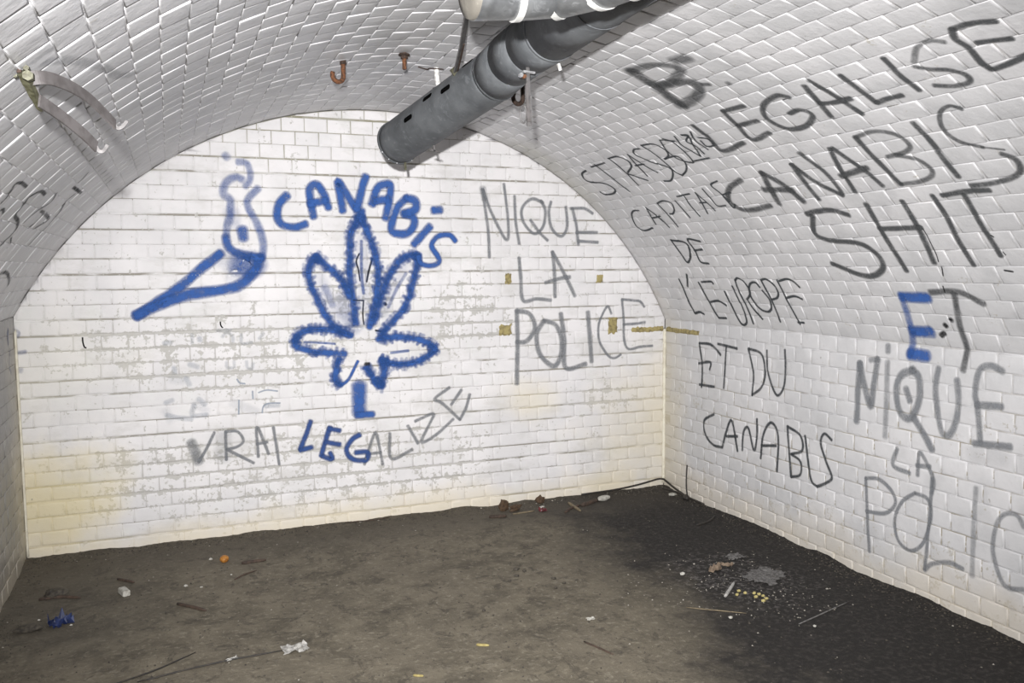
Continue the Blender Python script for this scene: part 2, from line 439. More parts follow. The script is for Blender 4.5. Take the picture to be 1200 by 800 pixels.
ALLV, ALLF = [], []           # every brick in world space, so that paint can be laid on the real relief
class Field:
    def __init__(s, host, mat, depth, rough=1.0, fy=1.0):
        s.rough, s.fy = rough, fy
        s.host, s.mat, s.depth, s.items, s.var = host, mat, depth, [], {}
    def add(s, c, u, v, n, L, H, poly=None):
        if poly is None:
            key = round(L, 4)
            if key not in s.var: s.var[key] = []
            if len(s.var[key]) < 14: s.var[key].append(brick_geo(L, H, s.depth, rnd, s.rough, None, s.fy))
            g = (key, rnd.randrange(len(s.var[key])))
        else: g = (None, brick_geo(L, H, s.depth, rnd, poly=poly))
        s.items.append((on_screen(c, u, v, L, H), Matrix(((u.x, v.x, n.x, c.x), (u.y, v.y, n.y, c.y), (u.z, v.z, n.z, c.z), (0, 0, 0, 1))), g))
    def build(s, limit=300):
        s.items.sort(key=lambda q: -q[0]); meshes = {}; SV, SF = [], []
        for i, (a, mw, g) in enumerate(s.items):
            geo = s.var[g[0]][g[1]] if g[0] is not None else g[1]
            wv = [mw @ Vector(v) for v in geo[0]]
            o = len(ALLV); ALLV.extend(wv); ALLF.extend(tuple(o + k for k in f) for f in geo[1])
            if i < limit and a > 60:
                if g[0] is not None:
                    if g not in meshes: meshes[g] = mesh_of('brick', geo[0], geo[1], s.mat, True)
                    me = meshes[g]
                else: me = mesh_of('brick', geo[0], geo[1], s.mat, True)
                b = link('brick', me, s.host); b.matrix_world = mw
            else:
                o = len(SV); SV.extend(wv); SF.extend(tuple(o + k for k in f) for f in geo[1])
        if SV:
            o = link('bricks', mesh_of('bricks', SV, SF, s.mat, True), s.host); o['kind'] = 'stuff'

X, Y, Z = Vector((1, 0, 0)), Vector((0, 1, 0)), Vector((0, 0, 1))
# back wall, cut along the arch
fb = Field(wall_back, M['back'], JD_B)
row = 0; z = -0.026
while z < 2.36:
    x = -(BL / 2 if row % 2 else 0) + rnd.uniform(-0.012, 0.012)
    zc = z + CO / 2; H = CO - GAP - rnd.uniform(0, 0.001)
    dz = 0.0035 * math.sin(row * 1.7)
    while x < W:
        L = BL * (2 if (rnd.random() < 0.10 and z < 1.9) else 1) + rnd.uniform(-0.004, 0.004)
        gl = GAP - 0.0015; x0, x1 = x + gl / 2, x + L - gl / 2
        P = [(x0, zc - H / 2 + dz), (x1, zc - H / 2 + dz), (x1, zc + H / 2 + dz), (x0, zc + H / 2 + dz)]
        Q = clip(clip(P, -1, 0, -0.003), 1, 0, W - 0.003); Q = clip(Q, 0, -1, 0.03) if Q else Q
        if Q:
            far = max(math.hypot(a - CX, b - CZ) for a, b in Q)
            cut = far > RR - 0.003 and max(b for a, b in Q) > 1.0
            if cut:
                xm = sum(a for a, b in Q) / len(Q)
                a0 = math.atan2(x0 - CX, zc - CZ); a1 = math.atan2(x1 - CX, zc - CZ)
                for aa in (a0, (a0 + a1) / 2, a1):
                    if Q: Q = clip(Q, math.sin(aa), math.cos(aa), math.sin(aa) * CX + math.cos(aa) * CZ + RR - 0.003)
        if Q and len(Q) >= 3 and area(Q) > 0.0004:
            full = len(Q) == 4 and abs(area(Q) - area(P)) < 1e-7
            cx = (x0 + x1) / 2 if full else sum(a for a, b in Q) / len(Q); cy = zc + dz if full else sum(b for a, b in Q) / len(Q)
            if full and L < BL * 1.5: fb.add(Vector((cx, 0, cy)), X, Z, -Y, round((x1 - x0) / 0.002) * 0.002, H)
            else: fb.add(Vector((cx, 0, cy)), X, Z, -Y, x1 - x0, H, [(a - cx, b - cy) for a, b in Q])
        x += L
    z += CO; row += 1
fb.build()

def side_field(host, mat, s0, s1, phase=0, rough=1.0, fy=0.4, bed=0.0022):
    f = Field(host, mat, JD_S, rough, fy); n = max(1, round((s1 - s0) / CO)); st = (s1 - s0) / n
    for i in range(n):
        s = s0 + (i + 0.5) * st; nn = normal(s); v = (surf(s + 0.001, 0) - surf(s - 0.001, 0)).normalized(); H = st - bed
        y = -0.004 - (BL / 2 if (i + phase) % 2 else 0) + rnd.uniform(-0.012, 0.012)
        while y > YB:
            L = BL + rnd.uniform(-0.005, 0.005)
            g = GAP + 0.001
            ya, yb = min(y, -0.004), y - L
            if ya - yb > 0.03:
                Lb = ya - yb - g; q = round(Lb / 0.002) * 0.002
                c = surf(s, (ya + yb) / 2)
                # local axes: x along -depth, y along the section; keep them right-handed with the inward normal
                u = v.cross(nn)
                f.add(c, u, v, nn, q, H)
            y -= L
    f.build()
side_field(ceiling, M['side'], SL + 0.002, SR - 0.002)
side_field(wall_right, M['side'], SR + 0.001, SR + 15 * CO, 1, 0.7, 0.6, 0.0040)
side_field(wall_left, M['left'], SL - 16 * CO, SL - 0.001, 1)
RELIEF = BVHTree.FromPolygons(ALLV, ALLF)

# ------------------------------------------------------------------ graffiti, laid on the relief of the bricks
# one header line per word or drawing (#name|host|label|paint), then one line per stroke: width in mm, density, flag, points in mm
# points are x,z on the back wall and arc length,depth on the vault and side walls
STROKES = '''
#graffiti_lettering|back|blue spray-painted word CANABIS arching above the leaf|blue
52 1 - 1335,1849 1291,1800 1278,1736 1303,1688 1374,1676 1431,1694
53 1 - 1473,1731 1459,1812 1457,1885 1494,1910 1533,1854 1555,1781
53 1 - 1450,1803 1540,1823
53 1 - 1634,1766 1623,1848 1609,1933 1665,1849 1713,1775
54 1 - 1713,1775 1741,1884 1768,1964
54 1 - 1798,1805 1829,1894 1869,1920 1904,1918 1902,1846 1874,1728
54 1 - 1811,1827 1893,1837
55 1 - 1998,1848 1944,1788 1908,1686 1924,1649 1994,1645 2039,1688 2036,1739 1979,1758
55 1 - 1998,1848 2050,1832 2050,1781 1979,1758
55 1 - 2137,1689 2037,1582
55 1 - 2156,1780 2203,1784
38 1 - 2290,1603 2254,1638 2181,1629 2144,1577 2180,1516 2188,1482 2143,1461 2080,1473 2063,1517
#graffiti_drawing|back|blue spray-painted smoking cone at the left of the back wall|blue
59 1 - 553,1210 649,1275 768,1356 874,1448 982,1535
67 1 - 553,1213 663,1264 810,1316 960,1337 1067,1362 1147,1435 1180,1510
54 0.9 - 1008,1622 1021,1566 1073,1531 1149,1515 1196,1515
48 0.55 - 1196,1518 1199,1599 1171,1694 1130,1773 1128,1821 1184,1882
145 0.7 - 1064,1487 1132,1462 1156,1494
41 0.5 - 1081,2016 1127,2010 1145,1963 1139,1916 1115,1887
48 0.5 - 1104,1923 1071,1937 1025,1912 1006,1873 1008,1841 1037,1819 1038,1772 1034,1724 1017,1677 1012,1629
64 0.8 - 1093,1665 1099,1611
95 0.2 - 1042,1756 1048,1693
47 0.4 - 1018,2052 1032,2034
128 0.12 - 981,1519 1070,1455 1038,1407
#graffiti_drawing|back|large blue spray-painted hemp leaf with fuzzy outline|blue
46 0.9 f 1726,1741 1705,1698 1678,1651 1669,1565 1666,1470 1666,1374 1681,1268 1692,1133
46 0.9 f 1726,1741 1758,1680 1786,1613 1809,1536 1822,1469 1825,1382 1813,1285 1786,1188 1770,1111
46 0.9 f 1479,1518 1524,1475 1589,1413 1635,1355 1662,1288
46 0.9 f 1479,1518 1442,1462 1440,1386 1473,1292 1517,1196 1581,1117 1638,1077
47 0.9 f 2058,1526 1992,1517 1931,1468 1890,1400 1853,1323 1827,1246 1795,1139
47 0.9 f 2058,1526 2046,1438 2024,1350 1997,1262 1945,1184 1874,1107 1833,1060
58 1 - 1736,1775 1735,1713
59 1 - 2058,1526 2062,1497
57 1 - 1474,1518 1492,1490
21 0.6 - 1735,1603 1731,1421 1740,1306
48 0.3 - 1521,1348 1548,1290 1565,1242
24 0.4 - 1990,1419 1928,1322 1881,1225
43 0.95 f 1668,1069 1609,1093 1527,1108 1444,1111 1379,1092 1349,1056
43 0.95 f 1349,1056 1361,1021 1441,990 1523,978 1632,969
45 0.95 f 1813,1045 1883,1053 1971,1050 2060,1033 2131,1000 2158,972
45 0.95 f 2158,972 2121,939 2039,903 1950,894 1880,906 1828,930
44 0.95 f 1593,945 1575,879 1573,819 1602,792
45 0.95 f 1741,887 1774,843 1807,780 1842,770
45 0.95 f 1837,930 1853,864 1834,813 1825,771
22 0.9 - 1602,792 1645,824 1699,924
15 0.6 - 1402,1044 1525,1033 1574,1027
19 0.6 - 1890,962 1996,971
95 1 - 1704,786 1700,627
48 1 - 1683,614 1735,614 1780,613
93 0.25 - 1660,1104 1695,1128 1645,1155
106 0.22 - 1634,1308 1641,1192
86 0.13 - 1494,1405 1548,1290 1602,1174
88 0.13 - 1971,1468 1909,1351 1846,1187
87 0.13 - 1742,1613 1743,1421 1738,1228
88 0.22 - 1854,1342 1837,1265
#graffiti_lettering|back|blue letters LEG of the word under the hemp leaf|navy
33 1 - 1426,599 1399,524 1364,443
33 1 - 1364,439 1430,451
34 1 - 1533,557 1506,482 1479,395
34 1 - 1524,549 1588,532
34 1 - 1506,473 1586,451
34 1 - 1487,394 1540,372 1529,411
34 1 - 1701,500 1658,478 1622,420 1655,362 1733,350 1742,393 1673,399
#graffiti_lettering|back|thin grey letters ALIZE rising to the right of the blue LEG|grey
22 0.7 - 1723,324 1779,486 1800,484 1831,314
22 0.7 - 1742,384 1821,386
23 0.7 - 1876,495 1882,345 2008,387
23 0.7 - 1983,531 2044,420
23 0.7 - 2028,554 2138,591 2119,539 2063,427 2155,464 2263,550
23 0.7 - 2242,741 2149,679 2194,650 2304,543
23 0.7 - 2250,637 2316,723
23 0.7 - 2367,693 2343,613 2304,543
#graffiti_lettering|back|smudged grey word VRAI low on the back wall|grey
19 0.75 - 829,420 869,485 915,576
19 0.75 - 972,575 971,419
19 0.75 - 972,575 1033,570 1063,518 1031,488 976,476
20 0.75 - 976,476 1114,389
20 0.75 - 1138,420 1136,587 1194,432
20 0.75 - 1133,493 1188,500
20 0.75 - 1223,580 1248,368
61 0.6 - 796,532 816,474 829,420
97 0.2 - 964,559 951,429
#graffiti_lettering|back|faded blue-grey traces of letters above VRAI|fade
10 0.8 - 1150,777 1194,788 1251,779
10 0.8 - 1166,664 1175,701 1207,714 1263,712
10 0.8 - 1119,787 1120,746
10 0.8 - 1040,857 1054,836 1081,830
10 0.8 - 1047,742 1043,665
21 0.25 - 949,1124 1018,1125
21 0.25 - 822,1108 820,1061
21 0.25 - 971,1087 994,1110 1024,1093 1027,1060
21 0.25 - 1071,1099 1073,1050 1124,1053
21 0.25 - 1163,1071 1188,1103
21 0.25 - 989,953 992,925 1026,923 1028,955
21 0.25 - 1093,952 1096,919 1119,910 1128,942
32 0.3 - 783,879 800,838
32 0.3 - 839,764 875,729
32 0.3 - 819,733 809,677 881,672
31 0.3 - 713,764 676,750
32 0.3 - 680,686 746,666 805,657
32 0.3 - 858,1091 859,1071
31 0.3 - 727,938 729,906
31 0.3 - 681,1066 717,1069
32 0.3 - 801,950 845,932
33 0.3 - 1183,701 1255,700
55 0.12 - 710,875 775,864
55 0.12 - 674,711 701,653
56 0.12 - 823,741 881,688
57 0.12 - 1012,728 1143,670
#graffiti_lettering|back|grey NIQUE at the top of the slogan on the back wall|grey
23 0.72 - 2462,1910 2475,1810 2495,1662 2501,1507
23 0.72 - 2462,1910 2518,1770 2611,1612 2623,1718 2597,1944
23 0.72 - 2665,1875 2671,1732 2693,1589
24 0.72 - 2852,1838 2777,1859 2713,1801 2723,1719 2791,1651 2851,1693 2867,1790 2837,1851
24 0.72 - 2768,1733 2828,1658 2881,1610
24 0.72 - 2905,1846 2890,1776 2912,1680 2974,1636 3013,1695 3005,1817
24 0.72 - 3036,1807 3130,1808 3189,1778
24 0.72 - 3049,1807 3075,1709 3091,1583
24 0.72 - 3075,1660 3221,1661
24 0.72 - 3091,1607 3226,1600
46 0.5 - 2462,1917 2476,1850
#graffiti_lettering|back|grey LA in the middle of the slogan on the back wall|grey
28 0.7 - 2692,1506 2702,1389 2716,1248 2804,1255 2903,1244
28 0.7 - 2912,1541 2927,1415 2930,1263
28 0.7 - 2912,1541 2989,1414 3067,1266
28 0.7 - 2865,1352 2973,1379 3033,1385
#graffiti_lettering|back|grey POLICE at the bottom of the slogan on the back wall|grey
35 0.72 - 2675,1186 2679,1011 2672,737
35 0.72 - 2675,1186 2760,1163 2794,1077 2740,999 2673,993
36 0.72 - 2856,1120 2807,1041 2826,916 2914,836 2963,883 2973,999 2934,1090 2856,1120
36 0.72 - 2969,1161 2993,999 3002,821 3143,838
36 0.72 - 3157,1165 3183,849
20 0.72 - 3322,1150 3296,1198 3254,1138 3231,1071 3239,976 3300,885 3347,866 3393,887
21 0.72 - 3563,1188 3531,1223 3484,1231 3399,1239
21 0.72 - 3399,1239 3411,1113 3416,983 3447,920 3533,930 3625,933
21 0.72 - 3411,1079 3485,1080 3568,1088
#graffiti_lettering|back|faint blue smears at the left corner of the back wall|navy
16 0.3 - -15,1159 8,1157 21,1143 13,1122
26 0.35 - -16,1049 12,1045 44,1048
32 0.25 - -16,956 21,957
#graffiti_mark|vault|blurred grey B nearest the pipe on the vault|dark
78 0.8 - 640,-1758 755,-1733 863,-1712 945,-1695
55 0.6 - 640,-1758 664,-1902 726,-1973 756,-1949 793,-1816 794,-1744
63 0.7 - 780,-1765 829,-1922 889,-1897 924,-1806 939,-1704
70 0.6 - 688,-2010 696,-2085
32 0.6 - 861,-1954 874,-1986
31 0.6 - 899,-2069 901,-2080
#graffiti_lettering|vault|grey word LEGALISE on the top line of the vault|dark
34 0.85 - 1069,-1614 1159,-1612 1258,-1605 1238,-1778
31 0.85 - 1036,-1868 1039,-2003
32 0.85 - 1036,-1868 1138,-1847 1232,-1841 1215,-1970
32 0.85 - 1138,-1847 1136,-1981
30 0.85 - 1060,-2246 1035,-2200 1067,-2091 1138,-2035 1216,-2076 1222,-2175 1179,-2252 1135,-2229 1142,-2161
31 0.9 - 1024,-2361 1111,-2340 1207,-2323
30 0.9 - 1005,-2402 1099,-2426 1224,-2459
30 0.9 - 1129,-2334 1141,-2387 1141,-2478
29 0.9 - 1023,-2537 1113,-2543 1190,-2553
28 0.9 - 1190,-2553 1183,-2605 1182,-2668
27 0.9 - 1004,-2738 1094,-2730 1179,-2739
24 0.55 - 1012,-2960 991,-2925 1001,-2871 1057,-2814
24 0.75 - 1074,-2800 1102,-2838 1124,-2891 1162,-2923 1192,-2914 1194,-2863 1172,-2801
26 0.95 - 992,-3138 974,-3079 972,-3014
27 0.95 - 972,-3014 1012,-2996 1058,-3005 1127,-2998 1165,-3006
26 0.95 - 1165,-3006 1159,-3058 1146,-3124 1143,-3170
26 0.95 - 1049,-3038 1070,-3132
#graffiti_lettering|vault|grey word CANABIS on the second line of the vault|dark
37 0.75 - 1447,-1539 1492,-1400 1572,-1328 1635,-1398 1622,-1588
40 0.85 - 1423,-1707 1525,-1674 1620,-1648
40 0.85 - 1423,-1707 1514,-1771 1620,-1812
40 0.85 - 1524,-1624 1546,-1803
32 0.85 - 1407,-1917 1509,-1905 1617,-1907
31 0.85 - 1407,-1917 1517,-1962 1608,-2051
29 0.8 - 1352,-2013 1468,-2053 1566,-2059 1604,-2054
30 0.9 - 1359,-2181 1481,-2143 1598,-2128
29 0.9 - 1358,-2194 1447,-2232 1511,-2260 1582,-2283
35 0.9 - 1508,-2116 1495,-2195 1484,-2275
30 0.9 - 1325,-2342 1419,-2340 1513,-2353 1587,-2367
25 0.65 - 1325,-2342 1317,-2440 1350,-2511 1410,-2529 1437,-2486 1447,-2400
26 0.65 - 1443,-2443 1478,-2514 1530,-2539 1564,-2518 1582,-2454 1584,-2369
29 0.9 - 1310,-2615 1417,-2619 1500,-2616 1581,-2623
20 0.7 - 1295,-2817 1271,-2786 1294,-2735 1360,-2700 1427,-2722 1469,-2785
11 0.6 - 1466,-2779 1491,-2849
27 0.75 - 1506,-2828 1536,-2861 1582,-2855 1609,-2814 1625,-2727 1626,-2644
#graffiti_lettering|vault|grey word SHIT on the third line of the vault|dark
33 0.92 - 1690,-1771 1679,-1846 1681,-1935 1713,-2011
33 0.92 - 1701,-1803 1796,-1746 1842,-1809 1865,-1972 1923,-2033 1990,-2031 2034,-1959 2029,-1875 1971,-1739
31 0.92 - 1663,-2139 1782,-2129 1892,-2131 2011,-2145
30 0.92 - 1664,-2322 1793,-2316 1972,-2302
30 0.92 - 1793,-2122 1797,-2208 1799,-2333
28 0.92 - 1652,-2467 1741,-2472 1862,-2464 1983,-2476
27 0.92 - 1658,-2506 1649,-2605 1653,-2704
27 0.92 - 1661,-2598 1799,-2594 1944,-2606
#graffiti_lettering|vault|blue letter E on the right beside a grey T|blue
59 1 - 2141,-2055 2141,-2193
60 1 - 2307,-2146 2312,-2037
61 1 - 2422,-2005 2421,-2104
43 0.6 - 2141,-2059 2261,-2047 2316,-2040 2425,-2009
#graffiti_lettering|vault|grey letter T beside the blue E|dark
33 0.7 - 2114,-2214 2108,-2350 2160,-2448
33 0.7 - 2114,-2330 2261,-2299 2363,-2300 2465,-2282
#graffiti_lettering|vault|large grey NIQUE on the right wall|grey
43 0.75 - 2490,-1717 2624,-1710 2771,-1707
42 0.75 - 2490,-1717 2606,-1754 2685,-1792 2575,-1808 2461,-1826
40 0.75 - 2486,-2032 2522,-1962 2594,-1939 2682,-1962 2702,-2020 2622,-2065 2522,-2061 2487,-2018
40 0.75 - 2698,-2041 2762,-2098 2820,-2144
40 0.75 - 2575,-1993 2629,-2017
34 0.55 - 2392,-1884 2424,-1885
34 0.55 - 2471,-1780 2461,-1826
36 0.45 - 2467,-1884 2647,-1885 2812,-1883
35 0.65 - 2466,-2162 2555,-2149 2661,-2167 2734,-2190 2740,-2228 2679,-2257 2593,-2266 2504,-2255
33 0.65 - 2448,-2464 2431,-2407 2455,-2359 2550,-2342 2610,-2357 2743,-2375
34 0.7 - 2596,-2350 2584,-2465
34 0.7 - 2753,-2346 2735,-2510
102 0.12 - 2791,-2342 2776,-2490
#graffiti_lettering|vault|small grey LA on the right wall under NIQUE|grey
26 0.65 - 2851,-1954 2931,-1935 2947,-2030
25 0.65 - 2947,-2072 2843,-2081 2940,-2153 3008,-2149
25 0.65 - 2904,-2063 2893,-2138
#graffiti_lettering|vault|large grey POLIC running off the right edge|grey
22 0.7 - 3027,-1775 3176,-1788 3370,-1809
22 0.7 - 3027,-1775 3014,-1853 3050,-1930 3103,-1954 3162,-1897 3183,-1782
21 0.7 - 3027,-2061 3083,-1993 3172,-1954 3263,-1976 3290,-2049 3231,-2116 3108,-2150 3038,-2130 3027,-2061
21 0.7 - 2941,-2148 3054,-2145 3225,-2136 3351,-2127
24 0.6 - 3353,-2127 3312,-2165 3278,-2250 3283,-2319
29 0.4 - 2931,-2363 3112,-2362 3299,-2363
24 0.55 - 3033,-2579 2994,-2546 3005,-2496 3057,-2463 3156,-2451 3242,-2479 3289,-2519 3274,-2590
27 0.6 - 2873,-2657 2987,-2654 3145,-2671 3265,-2702
26 0.6 - 2873,-2657 2880,-2755
26 0.6 - 3065,-2667 3064,-2749
26 0.6 - 3265,-2702 3269,-2799
#graffiti_lettering|vault|thin black marker word STRASBOURG on the vault|marker
17 1 - 1188,-379 1205,-300 1248,-254 1283,-280 1314,-408 1366,-447 1399,-398 1400,-295 1373,-263
16 1 - 1170,-472 1164,-643
16 1 - 1155,-536 1258,-539 1409,-564
15 1 - 1139,-726 1221,-727 1374,-710
15 1 - 1139,-726 1141,-821 1185,-864 1230,-837 1271,-737
15 1 - 1278,-727 1315,-784 1352,-840
15 1 - 1145,-923 1219,-894 1321,-875
15 1 - 1145,-923 1228,-945 1311,-990
15 1 - 1234,-871 1234,-963
14 1 - 1127,-1072 1122,-1023 1158,-982 1223,-1029 1291,-1118 1330,-1110 1378,-1032 1376,-968
14 1 - 1107,-1114 1200,-1132 1324,-1135 1358,-1162
14 1 - 1107,-1114 1119,-1211 1171,-1243 1213,-1220 1232,-1160
14 1 - 1232,-1160 1228,-1269 1280,-1280 1330,-1230 1358,-1162
13 1 - 1103,-1291 1183,-1249 1246,-1257 1287,-1315 1281,-1346 1197,-1363 1135,-1358 1099,-1319
13 1 - 1103,-1418 1164,-1395 1218,-1412 1262,-1431
13 1 - 1106,-1471 1129,-1503 1181,-1468 1261,-1433
13 1 - 1106,-1471 1119,-1512 1152,-1453 1192,-1474 1252,-1473
13 1 - 1100,-1552 1162,-1513 1232,-1526
13 1 - 1146,-1548 1172,-1598 1213,-1590 1212,-1541 1170,-1542
13 1 - 1282,-1343 1283,-1476
13 1 - 1104,-1295 1135,-1380
#graffiti_lettering|vault|thin black marker word CAPITALE on the vault|marker
15 1 - 1555,-479 1557,-408 1596,-346 1672,-310 1709,-354 1695,-468
15 1 - 1542,-572 1604,-550 1669,-532
15 1 - 1542,-572 1617,-615 1702,-640
15 1 - 1621,-553 1615,-640
14 1 - 1522,-717 1618,-726 1702,-728
14 1 - 1522,-717 1509,-797 1531,-847 1577,-825 1606,-782 1607,-748
14 1 - 1520,-901 1584,-900 1647,-903
14 1 - 1493,-948 1487,-1073
14 1 - 1500,-1010 1569,-996 1644,-998
13 1 - 1485,-1127 1557,-1106 1632,-1080
13 1 - 1485,-1127 1553,-1147 1616,-1163
13 1 - 1555,-1089 1558,-1146
13 1 - 1465,-1211 1529,-1209 1586,-1214 1590,-1278
13 1 - 1432,-1370 1453,-1296 1515,-1313 1608,-1319 1590,-1349
13 1 - 1523,-1321 1513,-1391
13 1 - 1534,-1319 1571,-1325
#graffiti_lettering|vault|thin black marker word DE on the vault|marker
19 1 - 1792,-560 1883,-569 1955,-581 1898,-662 1819,-687 1792,-560
18 1 - 1811,-839 1794,-730 1873,-729 1951,-715 1964,-786
18 1 - 1873,-722 1867,-806
#graffiti_lettering|vault|thin black marker word L'EUROPE on the vault|marker
19 1 - 2076,-385 2141,-381 2237,-372 2315,-387
19 1 - 2315,-387 2303,-444 2314,-485
19 1 - 2038,-503 2127,-438
18 1 - 2102,-720 2087,-709 2092,-609
19 1 - 2095,-578 2159,-583 2228,-592 2296,-606 2332,-623
18 1 - 2332,-623 2329,-697
18 1 - 2228,-604 2217,-690 2244,-748
18 1 - 2149,-795 2234,-797 2321,-808 2363,-832 2346,-878 2295,-891 2201,-891 2113,-888
17 1 - 2076,-940 2127,-929 2214,-934 2292,-937 2349,-936
17 1 - 2076,-940 2060,-976 2082,-1011 2132,-1026 2168,-1007 2198,-963
17 1 - 2205,-969 2254,-989 2315,-1033
17 1 - 2115,-1127 2086,-1109 2095,-1060 2139,-1021 2196,-1014 2251,-1049 2266,-1102 2243,-1143 2191,-1159 2136,-1133
17 1 - 2069,-1167 2128,-1170 2211,-1175 2323,-1173
16 1 - 2069,-1167 2064,-1211 2092,-1248 2139,-1258 2174,-1232 2189,-1179
16 1 - 2067,-1295 2125,-1298 2205,-1302 2326,-1325
16 1 - 2073,-1308 2061,-1372 2075,-1413 2108,-1439
16 1 - 2175,-1298 2161,-1370 2177,-1419
16 1 - 2317,-1313 2315,-1360
#graffiti_lettering|vault|thin grey marker words ET DU on the right wall|marker
20 0.85 - 2503,-398 2636,-432 2773,-427
20 0.85 - 2503,-398 2504,-525 2555,-620
20 0.85 - 2629,-392 2609,-516 2655,-510
20 0.85 - 2758,-403 2752,-558
19 0.85 - 2492,-589 2504,-778
19 0.85 - 2502,-673 2748,-654
18 0.85 - 2495,-879 2625,-926 2755,-920
18 0.85 - 2495,-879 2516,-994 2614,-1028 2699,-999 2751,-920
18 0.85 - 2491,-1040 2611,-1053 2723,-1124 2675,-1182 2576,-1194 2475,-1185
#graffiti_lettering|vault|thin grey marker word CANABIS low on the right wall|marker
21 0.9 - 2916,-561 2974,-459 3061,-481 3103,-558 3101,-651
21 0.9 - 3096,-651 3002,-685 2927,-737 3094,-794
20 0.9 - 3028,-686 3009,-792
20 0.9 - 3081,-838 2973,-849 2944,-892 3060,-945 2972,-968 2879,-966
19 0.9 - 3094,-1004 2962,-1022 2880,-1083 2940,-1146 3136,-1142
19 0.9 - 3021,-1008 2997,-1132
19 0.9 - 2877,-1218 3002,-1236 3140,-1255
18 0.9 - 2877,-1218 2908,-1319 2982,-1336 3019,-1252
18 0.9 - 3019,-1252 3043,-1324 3111,-1326 3140,-1255
18 0.9 - 2902,-1355 3012,-1378 3121,-1409 3145,-1451
18 0.9 - 2889,-1546 2867,-1494 2918,-1469 3003,-1511 3073,-1553 3111,-1515 3145,-1451
#graffiti_mark|vault|dark sprayed scribble on the left side of the vault|dark
16 0.75 - -1736,-2065 -1713,-2065 -1685,-2094 -1667,-2120 -1657,-2062 -1659,-1948
18 0.75 - -1651,-1598 -1649,-1714 -1684,-1792 -1718,-1750 -1756,-1728 -1771,-1604 -1798,-1518 -1837,-1509 -1872,-1548
17 0.6 - -1627,-1437 -1662,-1378 -1706,-1447 -1742,-1480 -1770,-1485
18 0.6 - -1708,-1401 -1714,-1288 -1756,-1271 -1781,-1314
20 0.6 - -1678,-1007 -1634,-1088 -1590,-1079
18 0.6 - -1498,-1303 -1530,-1265 -1551,-1266
20 0.6 - -1678,-1007 -1743,-961 -1799,-978 -1854,-1002
19 0.6 - -1711,-1265 -1728,-1088 -1780,-1191
19 0.75 - -1573,-1248 -1571,-983
15 0.75 - -1757,-1982 -1750,-1960 -1761,-1911
10 0.7 - -1835,-1472 -1859,-1395 -1880,-1389
20 0.6 - -1989,-1137 -1986,-1021 -2016,-851 -2050,-762
#graffiti_mark|vault|faint blue and grey smear above the iron bracket|grey
33 0.25 - -1430,-2937 -1392,-2857 -1354,-2731 -1322,-2605 -1297,-2458 -1265,-2363 -1241,-2342
27 0.22 - -1447,-2982 -1422,-2987 -1404,-2978
#graffiti_mark|vault|blue sprayed streak down the corner of the left wall|navy
28 0.55 - -2298,-171 -2327,-195 -2363,-192
23 0.3 - -2396,-159 -2464,-197 -2508,-168
#graffiti_mark|back|thin black drips inside the hemp leaf|black
10 1 - 1721,1532 1703,1489 1714,1441 1722,1378
10 1 - 1681,1270 1739,1267
10 1 - 1739,1267 1733,1190 1738,1131
14 1 - 1793,1503 1772,1431 1759,1373
14 1 - 1804,1095 1839,1089
23 1 - 1859,1250 1867,1240
26 1 - 1741,904 1762,903
#graffiti_mark|vault|small black flecks running down the end of the T and H|black
6 0.9 - 1794,-2331 1820,-2336 1888,-2334 1929,-2333 1965,-2326
7 0.9 - 1990,-2328 2033,-2315
7 0.9 - 2082,-2291 2112,-2288
6 0.9 - 1925,-2621 1939,-2627
8 0.9 - 1850,-2608 1858,-2616
9 0.9 - 2005,-2595 2011,-2627
9 0.9 - 2062,-2605 2063,-2608
10 0.9 - 2239,-2258 2243,-2269
27 0.9 - 2266,-2226 2275,-2232
27 0.9 - 2322,-2188 2306,-2211
27 0.9 - 2238,-2263 2246,-2269
'''
def lay(host, uvw, lift):
    if host == 'back': base = Vector((uvw[0], 0, uvw[1])); n = -Y; deep = JD_B
    else: base = surf(uvw[0], uvw[1]); n = normal(uvw[0]); deep = JD_S
    tv = n.cross(Y) if host != 'back' else Z; tu = Y if host != 'back' else X; d = -deep
    for a, b in ((0, 0), (.003, .0), (-.003, 0), (0, .003), (0, -.003)):
        h = RELIEF.ray_cast(base + n * 0.03 + tu * a + tv * b, -n, 0.06)
        if h[0] is not None: d = max(d, (h[0] - base).dot(n))
    return base + n * (d + lift)
